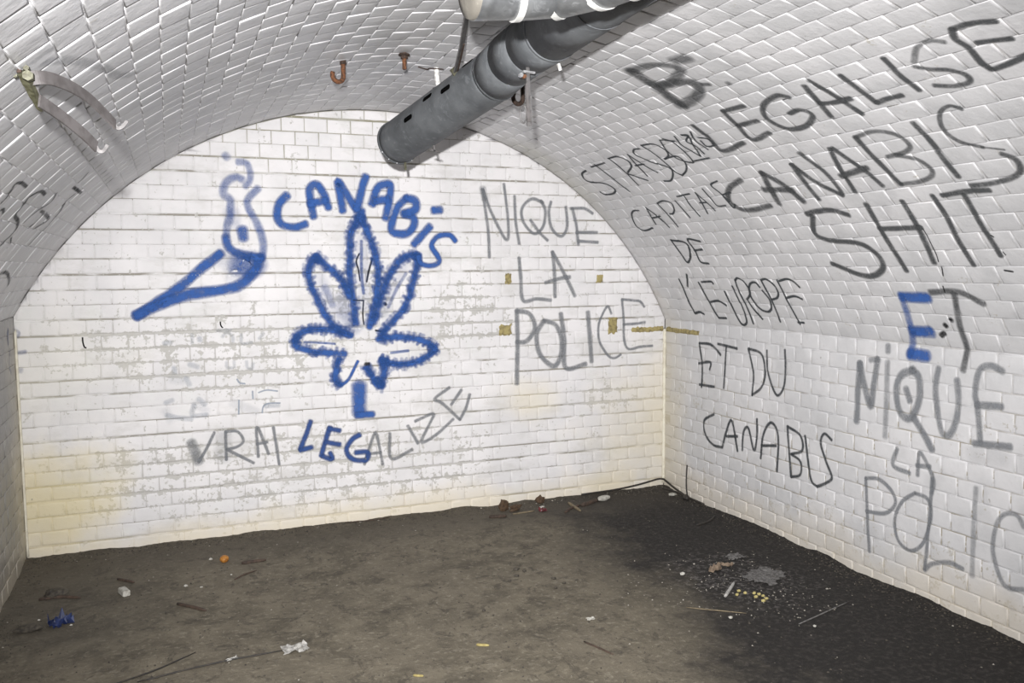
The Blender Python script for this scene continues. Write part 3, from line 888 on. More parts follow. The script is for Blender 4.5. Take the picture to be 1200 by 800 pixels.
class Ribbon:
    def __init__(s, host): s.h, s.V, s.F, s.A, s.k = host, [], [], [], 0
    def stroke(s, pts, w, dens, taper=True):
        P = spline([(a, b, 0) for a, b in pts], 8)
        # resample evenly
        L = [0.0]
        for a, b in zip(P, P[1:]): L.append(L[-1] + (b - a).length)
        if L[-1] < 0.004: return
        stp = 0.0065 if w > 0.02 else 0.0045
        hw = w / 2; n = max(2, int(L[-1] / stp)); Q = []
        j = 0
        for i in range(n + 1):
            d = L[-1] * i / n
            while j < len(L) - 2 and L[j + 1] < d: j += 1
            Q.append(P[j].lerp(P[j + 1], 0 if L[j + 1] == L[j] else (d - L[j]) / (L[j + 1] - L[j])))
        cap = 3 if w > 0.012 else 2
        prof = [-1, -0.72, -0.4, 0, 0.4, 0.72, 1] if w > 0.02 else [-1, -0.45, 0, 0.45, 1]
        alpha = {1: 0.0, 0.72: 0.5, 0.4: 0.95, 0: 1.0, 0.45: 0.95}
        rows = []
        t0 = (Q[1] - Q[0]).normalized(); t1 = (Q[-1] - Q[-2]).normalized()
        for k in range(cap, 0, -1): rows.append((Q[0] - t0 * hw * 0.8 * k / cap, t0, 1 - k / cap))
        for i, q in enumerate(Q):
            t = (Q[min(i + 1, n)] - Q[max(i - 1, 0)]).normalized(); rows.append((q, t, 1.0))
        for k in range(1, cap + 1): rows.append((Q[-1] + t1 * hw * 0.8 * k / cap, t1, 1 - k / cap))
        s.k += 1; lift = 0.0011 + 0.00004 * (s.k % 25); m = len(prof); base = len(s.V)
        seed = s.k * 3.1
        for i, (q, t, e) in enumerate(rows):
            nx = Vector((-t.y, t.x, 0)); wv = hw * (1 + 0.13 * noise.noise(Vector((q.x * 14, q.y * 14, seed)))) * 1.1
            ee = math.sqrt(max(0, 1 - (1 - e) ** 2))
            for a in prof:
                p = q + nx * (a * wv * max(ee, 0.35)); s.V.append(lay(s.h, (p.x, p.y), lift))
                s.A.append(alpha[abs(a)] * (1 if e == 1 else e ** 0.8) * dens)
        for i in range(len(rows) - 1):
            for j in range(m - 1):
                a = base + i * m + j; s.F.append((a, a + 1, a + m + 1, a + m))
    def build(s, name, label, mat, parent):
        me = mesh_of(name, s.V, s.F, mat, True)
        at = me.attributes.new('paint', 'FLOAT', 'POINT'); at.data.foreach_set('value', s.A)
        o = link(name, me, parent); o['label'] = label; return o
gr = random.Random(11)
cur = None; groups = []
for ln in STROKES.strip().splitlines():
    if ln[0] == '#': cur = ln[1:].split('|') + [[]]; groups.append(cur); continue
    f = ln.split(); cur[4].append((float(f[0]) / 1000, float(f[1]), f[2], [tuple(float(q) / 1000 for q in c.split(',')) for c in f[3:]]))
for name, host, label, pm, strokes in groups:
    rb = Ribbon(host); us = []
    for w, dens, flag, pts in strokes:
        rb.stroke(pts, w, dens)
        us += [p[0] for p in pts]
        if 'f' in flag:      # the fuzzy, feathered edge of the leaf
            P = spline([(a, b, 0) for a, b in pts], 6)
            for a, b in zip(P, P[1:]):
                for q in range(2 if (b - a).length < 0.03 else 4):
                    c = a.lerp(b, gr.random()); t = (b - a).normalized(); nn = Vector((-t.y, t.x, 0)) * gr.choice((-1, 1))
                    d = (nn + Vector((0, 0.9, 0)) * gr.random()).normalized(); ln_ = w * gr.uniform(0.5, 0.85)
                    rb.stroke([(c.x, c.y), (c.x + d.x * ln_, c.y + d.y * ln_)], w * gr.uniform(0.4, 0.6), dens * 0.36)
    par = wall_back
    if host != 'back':
        um = sum(us) / len(us); par = wall_right if um > SR else wall_left if um < SL else ceiling
    rb.build(name, label, M['paint_' + pm], par)

# ------------------------------------------------------------------ yellow filler plugs in the walls
M['filler'] = simple('yellow_filler', (0.36, 0.30, 0.13), 0.85, 0, (0.19, 0.155, 0.075), 45, 0.8, 0.004)
def filler(x0, z0, x1, z1, label, seed, y=0.0, nx=9, nz=7):
    r = random.Random(seed); bm = bmesh.new(); g = []
    for j in range(nz + 1):
        rw = []
        for i in range(nx + 1):
            u, v = i / nx, j / nz; e = min(u, 1 - u, v, 1 - v)
            edge = 0.12 if e == 0 else 0
            x = x0 + (x1 - x0) * u + r.uniform(-1, 1) * edge * min(abs(x1 - x0), 0.05); zz = z0 + (z1 - z0) * v + r.uniform(-1, 1) * edge * abs(z1 - z0)
            h = -0.004 if e == 0 else 0.004 + r.uniform(0, 0.006)
            rw.append(bm.verts.new((x, y - h, zz)))
        g.append(rw)
    for a, b in zip(g, g[1:]):
        for i in range(nx): bm.faces.new((a[i], a[i + 1], b[i + 1], b[i]))
    o = bm_obj('filler_plug', bm, M['filler'], wall_back, smooth=True); o['label'] = label
    return o
filler(2.600, 1.347, 2.642, 1.415, 'small yellow plug to the left of the grey LA', 1)
filler(3.217, 1.347, 3.262, 1.402, 'small yellow plug to the right of the grey LA', 2)
filler(2.555, 1.035, 2.640, 1.106, 'square yellow plug to the left of the grey POLICE', 3)
filler(3.300, 1.020, 3.368, 1.131, 'ragged yellow plug on the letter C of POLICE', 4)
filler(3.470, 1.022, 3.712, 1.060, 'long yellow strip of filler reaching the right corner', 5, nx=22, nz=4)
# its run on the right wall
r = random.Random(6); bm = bmesh.new(); g = []
for j in range(5):
    rw = []
    for i in range(13):
        e = min(i, 12 - i, j, 4 - j); h = -0.004 if e == 0 else 0.004 + r.uniform(0, 0.005)
        rw.append(bm.verts.new((W - h, -0.01 - 0.40 * i / 12, 1.022 + 0.036 * j / 4 + (r.uniform(-1, 1) * 0.004 if e == 0 else 0))))
    g.append(rw)
for a, b in zip(g, g[1:]):
    for i in range(12): bm.faces.new((a[i], a[i + 1], b[i + 1], b[i]))
o = bm_obj('filler_plug', bm, M['filler'], wall_right, smooth=True); o['label'] = 'end of the yellow strip of filler on the right wall'

# mortar fillet down the right corner
M['mortar'] = simple('corner_mortar', (0.74, 0.71, 0.60), 0.7, 0, (0.62, 0.58, 0.47), 25)
bm = bmesh.new()
pts = [(W - 0.004 + 0.001 * math.sin(i * 2.1), -0.004, 0.02 + 1.02 * i / 24) for i in range(25)]
sweep(bm, pts, circ(0.011, 8), up=X)
o = bm_obj('trim_1', bm, M['mortar'], smooth=True); o['kind'] = 'structure'
bm = bmesh.new()
sweep(bm, [(0.004, -0.004, 0.01 + 1.15 * i / 20) for i in range(21)], circ(0.0065, 8), up=X)
o = bm_obj('trim_2', bm, M['mortar'], smooth=True); o['kind'] = 'structure'

# ------------------------------------------------------------------ metals
def mat_galv(name, a, b, rough=0.45, metal=0.75, spots=True):
    t = NT(name); co = t.new('ShaderNodeTexCoord').outputs['Object']
    n1 = t.noise(co, 9, 5, 0.6); n2 = t.noise(co, 60, 4, 0.65); n3 = t.noise(t.scale(co, (1, 1, 1)), 26, 3, 0.6, 1.5)
    col = t.mix(t.step(n1, 0.3, 0.7), a, b)
    col = t.mix(t.math('MULTIPLY', t.step(n3, 0.56, 0.68), 0.35), col, tuple(min(1, q * 1.7) for q in b))
    col = t.mix(t.math('MULTIPLY', t.step(n2, 0.62, 0.75), 0.35), col, (0.09, 0.09, 0.09))
    n = t.bump(n1, 0.25, 0.006); n = t.bump(n2, 0.25, 0.001, n)
    return t.fin(col, t.math('ADD', rough - 0.08, t.math('MULTIPLY', n3, 0.2)), n, metal)
M['galv'] = mat_galv('dull_galvanised_steel', (0.085, 0.091, 0.098), (0.145, 0.154, 0.163), 0.6, 0.3)
M['galv_bright'] = mat_galv('bright_galvanised_steel', (0.13, 0.135, 0.14), (0.30, 0.31, 0.32), 0.32, 0.7)
M['galv_seam'] = mat_galv('zinc_bright_seam', (0.62, 0.62, 0.60), (0.78, 0.78, 0.76), 0.4, 0.4)
M['galv_cap'] = mat_galv('dusty_steel', (0.11, 0.10, 0.085), (0.15, 0.14, 0.12), 0.7, 0.1)
M['slot'] = simple('dark_slot', (0.004, 0.004, 0.004), 1.0, spec=0.0)
M['rust'] = simple('rust', (0.16, 0.062, 0.025), 0.85, 0.1, (0.055, 0.028, 0.016), 120, 0.8, 0.003)
M['rustdark'] = simple('dark_rust', (0.055, 0.032, 0.022), 0.8, 0.2, (0.02, 0.014, 0.012), 120, 0.8, 0.002)
M['steel'] = simple('worn_steel', (0.13, 0.125, 0.125), 0.5, 0.4, (0.08, 0.075, 0.075), 60, 0.3, 0.001)
M['strap'] = simple('grey_strap', (0.10, 0.092, 0.092), 0.6, 0.1, (0.07, 0.063, 0.062), 35, 0.4, 0.001)
M['brass'] = simple('tarnished_brass', (0.085, 0.083, 0.052), 0.5, 0.3, (0.04, 0.038, 0.02), 90, 0.6, 0.002)
M['whitemetal'] = simple('whitewashed_metal', (0.72, 0.72, 0.71), 0.6, 0.0, (0.40, 0.39, 0.37), 70, 0.5, 0.001)
M['bolt'] = simple('bright_bolt', (0.75, 0.76, 0.78), 0.3, 0.8, (0.55, 0.55, 0.56), 80)

# ------------------------------------------------------------------ the slotted ventilation pipe under the vault
def at(px, py, d): return CAM + (FWD + RIGHT * ((px - 600) / F_PX) + UP * ((400 - py) / F_PX)) * d
PIPE_R = 0.097
E0 = Vector((1.708, -0.967, 2.017)); E1 = Vector((1.898, -1.730, 2.175))
ELB = [E1, Vector((1.905, -1.890, 2.201)), Vector((1.908, -2.060, 2.212)), Vector((1.911, -2.218, 2.218))]
E2 = at(800, -78, 2.02)
pipe = thing('ventilation_pipe', E0, 'dull grey slotted metal pipe hung under the vault, open end near the back wall', 'pipe')
def inpipe(bm): 
    for v in bm.verts: v.co -= E0
def tube(bm, a, b, r, n=40, th=0.0025, rings=2, r2=None):
    """an open thin-walled tube with inner and outer faces"""
    r2 = r if r2 is None else r2
    d = (b - a).normalized(); u, v, _ = basis(d); O, I = [], []
    for k in range(rings):
        f = k / (rings - 1); c = a.lerp(b, f); rr = r + (r2 - r) * f
        O.append([bm.verts.new(c + (u * math.cos(2 * math.pi * i / n) + v * math.sin(2 * math.pi * i / n)) * rr) for i in range(n)])
        I.append([bm.verts.new(c + (u * math.cos(2 * math.pi * i / n) + v * math.sin(2 * math.pi * i / n)) * (rr - th)) for i in range(n)])
    for k in range(rings - 1):
        for i in range(n):
            j = (i + 1) % n
            bm.faces.new((O[k][i], O[k][j], O[k + 1][j], O[k + 1][i])); bm.faces.new((I[k][i], I[k + 1][i], I[k + 1][j], I[k][j]))
    for k in (0, -1):
        for i in range(n):
            j = (i + 1) % n; bm.faces.new((O[k][i], I[k][i], I[k][j], O[k][j]))
D01 = (E1 - E0).normalized(); LEN = (E1 - E0).length
bm = bmesh.new(); tube(bm, E0, E1, PIPE_R, rings=24)
# the slots along the upper left of the pipe are cut right through the sheet
bm.verts.ensure_lookup_table()
inpipe(bm); tube_o = bm_obj('pipe_body', bm, M['galv'], pipe, smooth=True)
u_, v_, _ = basis(D01)
def pside(t, ang, h=0.0):
    """point on the pipe wall: distance t from the far end, angle measured from the left side up over the top"""
    left = D01.cross(Z).normalized() * 1.0
    if (left.x > 0): left = -left
    upv = left.cross(D01).normalized()
    if upv.z < 0: upv = -upv
    return E0 + D01 * t + (left * math.cos(ang) + upv * math.sin(ang)) * (PIPE_R + h), (left * math.cos(ang) + upv * math.sin(ang))
def slot(t, ang, ln=0.070, w=0.020):
    c, n = pside(t, ang); a = D01; b = n.cross(a).normalized(); bm = bmesh.new(); N = 14; ring, ring2 = [], []
    for i in range(N):
        th = 2 * math.pi * i / N; ca, sa = math.cos(th), math.sin(th)
        q = c + a * (ca * w / 2 + (ln / 2 - w / 2) * (1 if ca > 0 else -1)) + b * sa * w / 2
        ring.append(bm.verts.new(q + n * 0.0012)); ring2.append(bm.verts.new(q - n * 0.006))
    bm.faces.new(ring)
    for i in range(N): bm.faces.new((ring[i], ring2[i], ring2[(i + 1) % N], ring[(i + 1) % N]))
    inpipe(bm); bm_obj('slot', bm, M['slot'], tube_o)
for t_, an in ((0.28, 0.05), (0.44, 0.40), (0.59, 0.15), (0.72, 0.80)): slot(t_, an)
# rims, elbow segments and the far run
def band(a, d, r, w, h=0.004, mat='galv', name='rim'):
    bm = bmesh.new(); tube(bm, a - d * w / 2, a + d * w / 2, r + h, th=h + 0.004)
    inpipe(bm); return bm_obj(name, bm, M[mat], pipe, smooth=False)
rim_o = band(E0, D01, PIPE_R, 0.012, 0.0035)
for a, b in zip(ELB, ELB[1:]):
    bm = bmesh.new(); d = (b - a).normalized(); tube(bm, a - d * 0.006, b + d * 0.004, PIPE_R + 0.0012, r2=PIPE_R + 0.0004)
    inpipe(bm); bm_obj('elbow_segment', bm, M['galv'], pipe, smooth=True)
bm = bmesh.new(); tube(bm, ELB[-1], E2, PIPE_R, rings=4); inpipe(bm); bm_obj('pipe_body', bm, M['galv'], pipe, smooth=True)
band(ELB[0], D01, PIPE_R, 0.010, 0.003, name='seam'); band(ELB[-1], (E2 - ELB[-1]).normalized(), PIPE_R, 0.010, 0.003, name='seam')
band(ELB[-1].lerp(E2, 0.45), (E2 - ELB[-1]).normalized(), PIPE_R, 0.006, 0.002, name='seam')
# rivets round the rim, and the small tabs and nail under it
for k in range(7):
    c, n = pside(0.004, math.pi + 2.6 - k * 0.42)
    bm = bmesh.new(); bmesh.ops.create_uvsphere(bm, u_segments=8, v_segments=5, radius=0.0035)
    for v in bm.verts: v.co += c + n * 0.003
    inpipe(bm); bm_obj('rivet', bm, M['bolt'], rim_o, smooth=True)
def bit(p0, p1, w, mat, name, label=None, th=0.004):
    bm = bmesh.new(); sweep(bm, [p0, p1], rect(w, th), up=Y); inpipe(bm)
    o = bm_obj(name, bm, M[mat], pipe)
    if label: o['label'] = label
c, n = pside(0.01, -1.80); bit(c + n * -0.006, c + Vector((0.0, 0, -0.034)), 0.011, 'brass', 'tab', 'rusty tab under the open end of the pipe')
c, n = pside(0.26, -1.85); bit(c, c + Vector((0.004, 0, -0.030)), 0.008, 'steel', 'tab'); bit(c + Vector((-.012, 0, -.022)), c + Vector((.022, 0, -.028)), 0.006, 'strap', 'tab')
c = ELB[2] + Vector((0.060, -0.08, -0.078))
bit(c, c + Vector((0.008, 0, -0.022)), 0.009, 'whitemetal', 'clip', 'pale bent clip at the elbow', 0.007); bit(c + Vector((-.028, 0, .004)), c + Vector((0.0, 0, 0.0)), 0.006, 'bolt', 'clip')

# the strap holding the pipe from the vault
p0 = at(546, 16, 2.42); p0.z = min(p0.z, vault_z(p0.x))
P_TOP = at(547, 8, 2.93)
st = thing('pipe_strap', P_TOP, 'thin rusty metal strap between the duct and the top of the grey pipe', 'strap')
a_ = at(547, 8, 2.95); b_ = at(534, 84, 3.33)
a_.z = min(a_.z, vault_z(a_.x) - 0.004)
bm = bmesh.new(); sweep(bm, [a_ - P_TOP, a_.lerp(b_, 0.5) - P_TOP + Vector((0.004, 0, 0)), b_ - P_TOP], rect(0.022, 0.006), up=Y)
bm_obj('strap_band', bm, M['steel'], st)
bm = bmesh.new(); sweep(bm, [a_.lerp(b_, 0.5) - P_TOP + Vector((0.010, -0.006, 0)), b_ - P_TOP + Vector((0.006, -0.006, 0))], rect(0.005, 0.004), up=Y)
bm_obj('strap_edge', bm, M['rustdark'], st)
bm = bmesh.new(); sweep(bm, [b_ - P_TOP + Vector((-0.014, 0, 0.012)), b_ - P_TOP + Vector((0.014, 0, -0.022))], rect(0.026, 0.008), up=Y)
o = bm_obj('strap_foot', bm, M['brass'], st); o['label'] = 'tarnished foot of the strap'

# ------------------------------------------------------------------ bright duct crossing above the pipe
DR = 0.076
DP = [at(553, -17, 1.98), at(604, -16, 2.02), at(652, -18, 2.05), at(705, -30, 2.0), at(740, -43, 1.93), at(800, -72, 1.83)]
for q in DP: q.z = min(q.z, vault_z(q.x) - DR - 0.006)
duct = thing('galvanised_duct', DP[0], 'bright galvanised duct bend crossing above the grey pipe at the top edge', 'duct')
def induct(bm):
    for v in bm.verts: v.co -= DP[0]
for i, (a, b) in enumerate(zip(DP, DP[1:])):
    bm = bmesh.new(); d = (b - a).normalized(); tube(bm, a - d * (0.006 if i else 0), b + d * 0.003, DR + 0.0015, r2=DR - 0.001, rings=5)
    induct(bm); bm_obj('duct_segment', bm, M['galv_bright'], duct, smooth=True)
    if i:
        bm = bmesh.new(); tube(bm, a - d * 0.012, a + d * 0.004, DR + 0.004, th=0.006); induct(bm); bm_obj('seam', bm, M['galv_seam'], duct)
bm = bmesh.new(); d = (DP[1] - DP[0]).normalized(); u0, v0, _ = basis(d); ring = []; N = 36
rr = [(1.0, 0.0), (0.96, 0.010), (0.6, 0.016), (0.0, 0.018)]
prev = None
for f, h in rr[:-1]:
    cur_ = [bm.verts.new(DP[0] - d * h + (u0 * math.cos(2 * math.pi * i / N) + v0 * math.sin(2 * math.pi * i / N)) * DR * f) for i in range(N)]
    if prev:
        for i in range(N): bm.faces.new((prev[i], prev[(i + 1) % N], cur_[(i + 1) % N], cur_[i]))
    prev = cur_
bm.faces.new(prev); induct(bm)
o = bm_obj('end_cap', bm, M['galv_cap'], duct, smooth=True); o['label'] = 'dusty beige end cap of the duct'

# ------------------------------------------------------------------ hooks, bolts and hangers in the vault
def hook(name, x, y, label, drop, rad, wire, mat, ang=0.0, sweep_deg=230, straight=0.3, group=None, cat='hook', flip=1):
    zt = vault_z(x); t = thing(name, (x, y, zt), label, cat, group)
    ca, sa = math.cos(ang), math.sin(ang); pts = [Vector((0, 0, 0.006)), Vector((0, 0, -drop * straight))]
    cz = -drop + rad
    for i in range(15):
        th = math.radians(0 - sweep_deg * i / 14)
        r0 = rad; px = -rad + r0 * math.cos(th); pz = cz + r0 * math.sin(th)
        pts.append(Vector((px * ca * flip, px * sa, pz)))
    bm = bmesh.new(); sweep(bm, pts, circ(wire, 8), up=Y)
    bm_obj('hook_body', bm, M[mat], t, smooth=True)
    return t
h = hook('rusty_hook', 1.405, -1.295, 'rust-brown J-shaped hook hanging from the vault left of the pipe', 0.086, 0.025, 0.0095, 'rust', 0.35, 205)
bm = bmesh.new(); bmesh.ops.create_cone(bm, cap_ends=True, segments=10, radius1=0.014, radius2=0.012, depth=0.016)
for v in bm.verts: v.co.z -= 0.006
o = bm_obj('hook_collar', bm, M['rustdark'], h)
h = thing('rusty_bolt', (1.640, -1.365, vault_z(1.640)), 'short rusty bolt with a flat washer in the vault, between hook and pipe', 'bolt')
bm = bmesh.new(); sweep(bm, [(0, 0, 0.004), (0, 0, -0.066)], circ(0.0085, 10)); bm_obj('bolt_shaft', bm, M['rust'], h, smooth=False)
bm = bmesh.new(); bmesh.ops.create_cone(bm, cap_ends=True, segments=14, radius1=0.024, radius2=0.022, depth=0.007)
for v in bm.verts: v.co.z -= 0.008
bm_obj('washer', bm, M['rustdark'], h)
bm = bmesh.new(); bmesh.ops.create_cone(bm, cap_ends=True, segments=6, radius1=0.015, radius2=0.015, depth=0.012)
for v in bm.verts: v.co.z -= 0.018
bm_obj('nut', bm, M['rustdark'], h)
h = thing('whitewashed_hook', (1.850, -1.115, vault_z(1.85)), 'whitewashed hook with a black wire stub, beside the top of the pipe', 'hook')
bm = bmesh.new(); sweep(bm, spline([(0, 0, 0.004), (0.004, 0, -0.05), (0.012, 0, -0.085)]), circ(0.012, 8)); bm_obj('hook_shank', bm, M['whitemetal'], h, smooth=True)
bm = bmesh.new(); sweep(bm, spline([(-0.012, 0, -0.085), (0.0, 0, -0.112), (0.028, 0, -0.108), (0.036, 0, -0.075)]), circ(0.008, 8)); bm_obj('hook_tip', bm, M['steel'], h, smooth=True)
bm = bmesh.new(); sweep(bm, spline([(-0.085, -0.01, -0.004), (-0.045, -0.012, -0.012), (-0.03, -0.01, -0.006), (0.03, -0.01, -0.006)]), circ(0.0028, 6)); bm_obj('wire', bm, M['rustdark'], h, smooth=True)
hook('rusted_hook', 2.185, -1.300, 'dark rust C-shaped hook just right of the pipe elbow', 0.140, 0.027, 0.010, 'rustdark', 0.3, 215, 0.4)

# hanger with a ring below the elbow
c = at(617, 86, 2.88)
hg = thing('pipe_hanger', c, 'grey flat steel hanger with a wire ring hanging below the pipe elbow', 'hanger')
bm = bmesh.new(); sweep(bm, [(0.004, 0, 0.02), (0.006, 0, -0.08), (0.010, 0, -0.172)], rect(0.015, 0.005), up=Y, scales=[0.8, 1.0, 1.2]); bm_obj('hanger_plate', bm, M['steel'], hg)
bm = bmesh.new(); sweep(bm, [(-0.002, -0.007, -0.035), (-0.001, -0.007, -0.09), (0.005, -0.007, -0.160)], rect(0.010, 0.004), up=Y, scales=[1, 0.8, 1.2]); bm_obj('hanger_plate', bm, M['strap'], hg)
bm = bmesh.new()
sweep(bm, [(-0.010 + 0.012 * math.cos(q) - 0.004, -0.004, -0.135 + 0.029 * math.sin(q)) for q in [2 * math.pi * i / 20 for i in range(20)]], circ(0.0025, 6), up=Y, close=True)
bm_obj('ring', bm, M['steel'], hg, smooth=True)
for dx, dz_, rr_ in ((-0.022, -0.008, 0.008), (-0.010, -0.012, 0.007)):
    bm = bmesh.new(); bmesh.ops.create_cone(bm, cap_ends=True, segments=6, radius1=rr_, radius2=rr_, depth=0.012, matrix=Matrix.Rotation(math.pi / 2, 4, 'X'))
    for v in bm.verts: v.co += Vector((dx, -0.004, dz_))
    bm_obj('nut', bm, M['bolt' if dx < -0.02 else 'rust'], hg)
bm = bmesh.new(); sweep(bm, [(-0.012, 0, 0.006), (0.030, 0, 0.004)], rect(0.006, 0.010), up=Y); bm_obj('clip', bm, M['bolt'], hg)

# ------------------------------------------------------------------ iron bracket on the left of the vault
B0 = surf(-1.474, -2.965)
br = thing('iron_bracket', B0, 'curved flat iron bracket with a brass-coloured bolt, sticking out of the vault at upper left', 'bracket')
def lb(px, py, d): return at(px, py, d) - B0
arm = spline([lb(36, 92, 1.62), lb(48, 91, 1.63), lb(62, 93, 1.66), lb(84, 102, 1.72), lb(104, 115, 1.78), lb(121, 131, 1.83), lb(135, 146, 1.87)], 5)
bm = bmesh.new(); sweep(bm, arm, rect(0.0045, 0.026), up=UP); arm_o = bm_obj('arm', bm, M['strap'], br)
bm = bmesh.new(); sweep(bm, spline([lb(133, 144, 1.87), lb(137, 150, 1.872), lb(143, 149, 1.875), lb(149, 142, 1.88)], 4), rect(0.004, 0.007), up=UP); bm_obj('arm_tip', bm, M['steel'], arm_o)
bm = bmesh.new(); sweep(bm, spline([lb(27, 84, 1.60), lb(33, 97, 1.615), lb(40, 112, 1.635), lb(49, 130, 1.665)], 4), rect(0.012, 0.014), up=UP, scales=[1.2] * 5 + [1.0] * 4 + [0.8] * 3 + [0.35]); o = bm_obj('leg', bm, M['brass'], br)
o['label'] = 'tapered yellowish leg of the bracket'
bm = bmesh.new(); sweep(bm, spline([lb(44, 97, 1.64), lb(42, 102, 1.645), lb(44, 112, 1.65), lb(50, 128, 1.67)], 4), rect(0.006, 0.010), up=UP); bm_obj('leg', bm, M['steel'], br)
bm = bmesh.new(); sweep(bm, spline([lb(46, 118, 1.64), lb(58, 126, 1.67), lb(76, 139, 1.72), lb(98, 157, 1.78), lb(113, 172, 1.83)], 4), rect(0.0045, 0.024), up=UP); arm_b = bm_obj('arm', bm, M['strap'], br)
bm = bmesh.new(); sweep(bm, spline([lb(112, 171, 1.83), lb(116, 177, 1.832), lb(121, 177, 1.835), lb(126, 170, 1.84)], 4), rect(0.004, 0.007), up=UP); bm_obj('arm_tip', bm, M['steel'], arm_b)
for px, py, d, rr_, mt in ((33, 89, 1.595, 0.011, 'brass'), (22, 83, 1.60, 0.006, 'rustdark'), (18, 89, 1.61, 0.005, 'brass'), (31, 80, 1.60, 0.006, 'brass')):
    bm = bmesh.new(); bmesh.ops.create_cone(bm, cap_ends=True, segments=6, radius1=rr_, radius2=rr_ * 0.9, depth=0.014, matrix=Matrix.Rotation(math.pi / 2, 4, 'X'))
    for v in bm.verts: v.co += lb(px, py, d)
    bm_obj('nut', bm, M[mt], br)

# ------------------------------------------------------------------ nails in the back wall
for x, z_, lab, ln_ in ((0.303, 1.085, 'short bent black nail in the back wall near the left corner', 0.055), (0.966, 1.155, 'short black nail in the back wall below the blue cone', 0.034)):
    t = tag(link('nail', None, None, (x, 0, z_)), lab, 'nail')
    bm = bmesh.new(); sweep(bm, spline([(0.012, 0.004, -ln_ / 2), (0.006, -0.012, -ln_ / 2 + 0.004), (0.0, -0.014, 0), (-0.001, -0.014, ln_ / 2)]), circ(0.0035, 6), up=X); bm_obj('nail_shaft', bm, M['slot'], t, smooth=True)

# ------------------------------------------------------------------ litter on the floor
def lit_mat(name, c, c2=None, rough=0.8): return simple(name, c, rough, 0, c2, 60, 0.5, 0.002)
M['wood'] = lit_mat('old_wood', (0.070, 0.045, 0.032), (0.035, 0.024, 0.018))
M['tanwood'] = lit_mat('pale_stick', (0.20, 0.16, 0.10), (0.12, 0.095, 0.06))
M['chalk'] = lit_mat('white_plaster', (0.46, 0.45, 0.41), (0.30, 0.285, 0.25))
M['blueplastic'] = lit_mat('blue_plastic', (0.012, 0.025, 0.10), (0.008, 0.014, 0.05), 0.5)
M['orange'] = lit_mat('orange_peel', (0.42, 0.18, 0.03), (0.24, 0.09, 0.015), 0.5)
M['yellow'] = lit_mat('yellow_scrap', (0.42, 0.36, 0.15), (0.26, 0.21, 0.08))
M['leafbrown'] = lit_mat('dead_leaf', (0.085, 0.050, 0.026), (0.045, 0.027, 0.016))
M['leaftan'] = lit_mat('tan_leaf', (0.20, 0.15, 0.105), (0.12, 0.085, 0.06))
M['red'] = lit_mat('dark_red_scrap', (0.11, 0.010, 0.014), (0.06, 0.008, 0.01), 0.5)
M['paper'] = lit_mat('grey_paper', (0.42, 0.41, 0.39), (0.24, 0.23, 0.21))
M['cable'] = lit_mat('black_cable', (0.018, 0.016, 0.015), (0.035, 0.028, 0.022), 0.6)
M['grit'] = lit_mat('dirt_crumbs', (0.070, 0.060, 0.046), (0.026, 0.022, 0.018))
M['gritpale'] = lit_mat('pale_crumbs', (0.34, 0.32, 0.28), (0.20, 0.18, 0.15))
M['greysludge'] = lit_mat('ash_crust', (0.15, 0.145, 0.14), (0.06, 0.055, 0.052))

def chunk(bm, c, sx, sy, sz, r, sub=1, rot=0.0, rough=0.25):
    res = bmesh.ops.create_icosphere(bm, subdivisions=sub, radius=1.0); R_ = Matrix.Rotation(rot, 3, 'Z')
    for v in res['verts']:
        k = 1 + r.uniform(-1, 1) * rough
        v.co = Vector(c) + R_ @ Vector((v.co.x * sx * k, v.co.y * sy * k, v.co.z * sz * k))
def lump(name, x, y, sx, sy, sz, mat, label, cat, seed=0, sub=2, rot=0.0, rough=0.18, group=None):
    r = random.Random(seed); bm = bmesh.new(); chunk(bm, (0, 0, sz * 0.8), sx, sy, sz, r, sub, rot, rough)
    o = bm_obj(name, bm, M[mat], None, False, (x, y, ground(x, y) + 0.0005)); return tag(o, label, cat, group)
def stick(name, a, b, w, mat, label, cat='stick', bend=0.0, group=None, lift=0.0):
    a = Vector((*a, 0)); b = Vector((*b, 0)); d = b - a; n = Vector((-d.y, d.x, 0)).normalized()
    pts = [a.lerp(b, i / 8) + n * bend * math.sin(math.pi * i / 8) for i in range(9)]
    for i, q in enumerate(pts): q.z = ground(q.x, q.y) + w * 0.5 + 0.001 + lift * i / 8
    bm = bmesh.new(); o0 = pts[0].copy()
    sweep(bm, [q - o0 for q in pts], circ(w, 7), scales=[0.7, 0.95, 1.0, 0.9, 1.0, 0.95, 0.9, 0.8, 0.4])
    o = bm_obj(name, bm, M[mat], None, True, o0); return tag(o, label, cat, group)
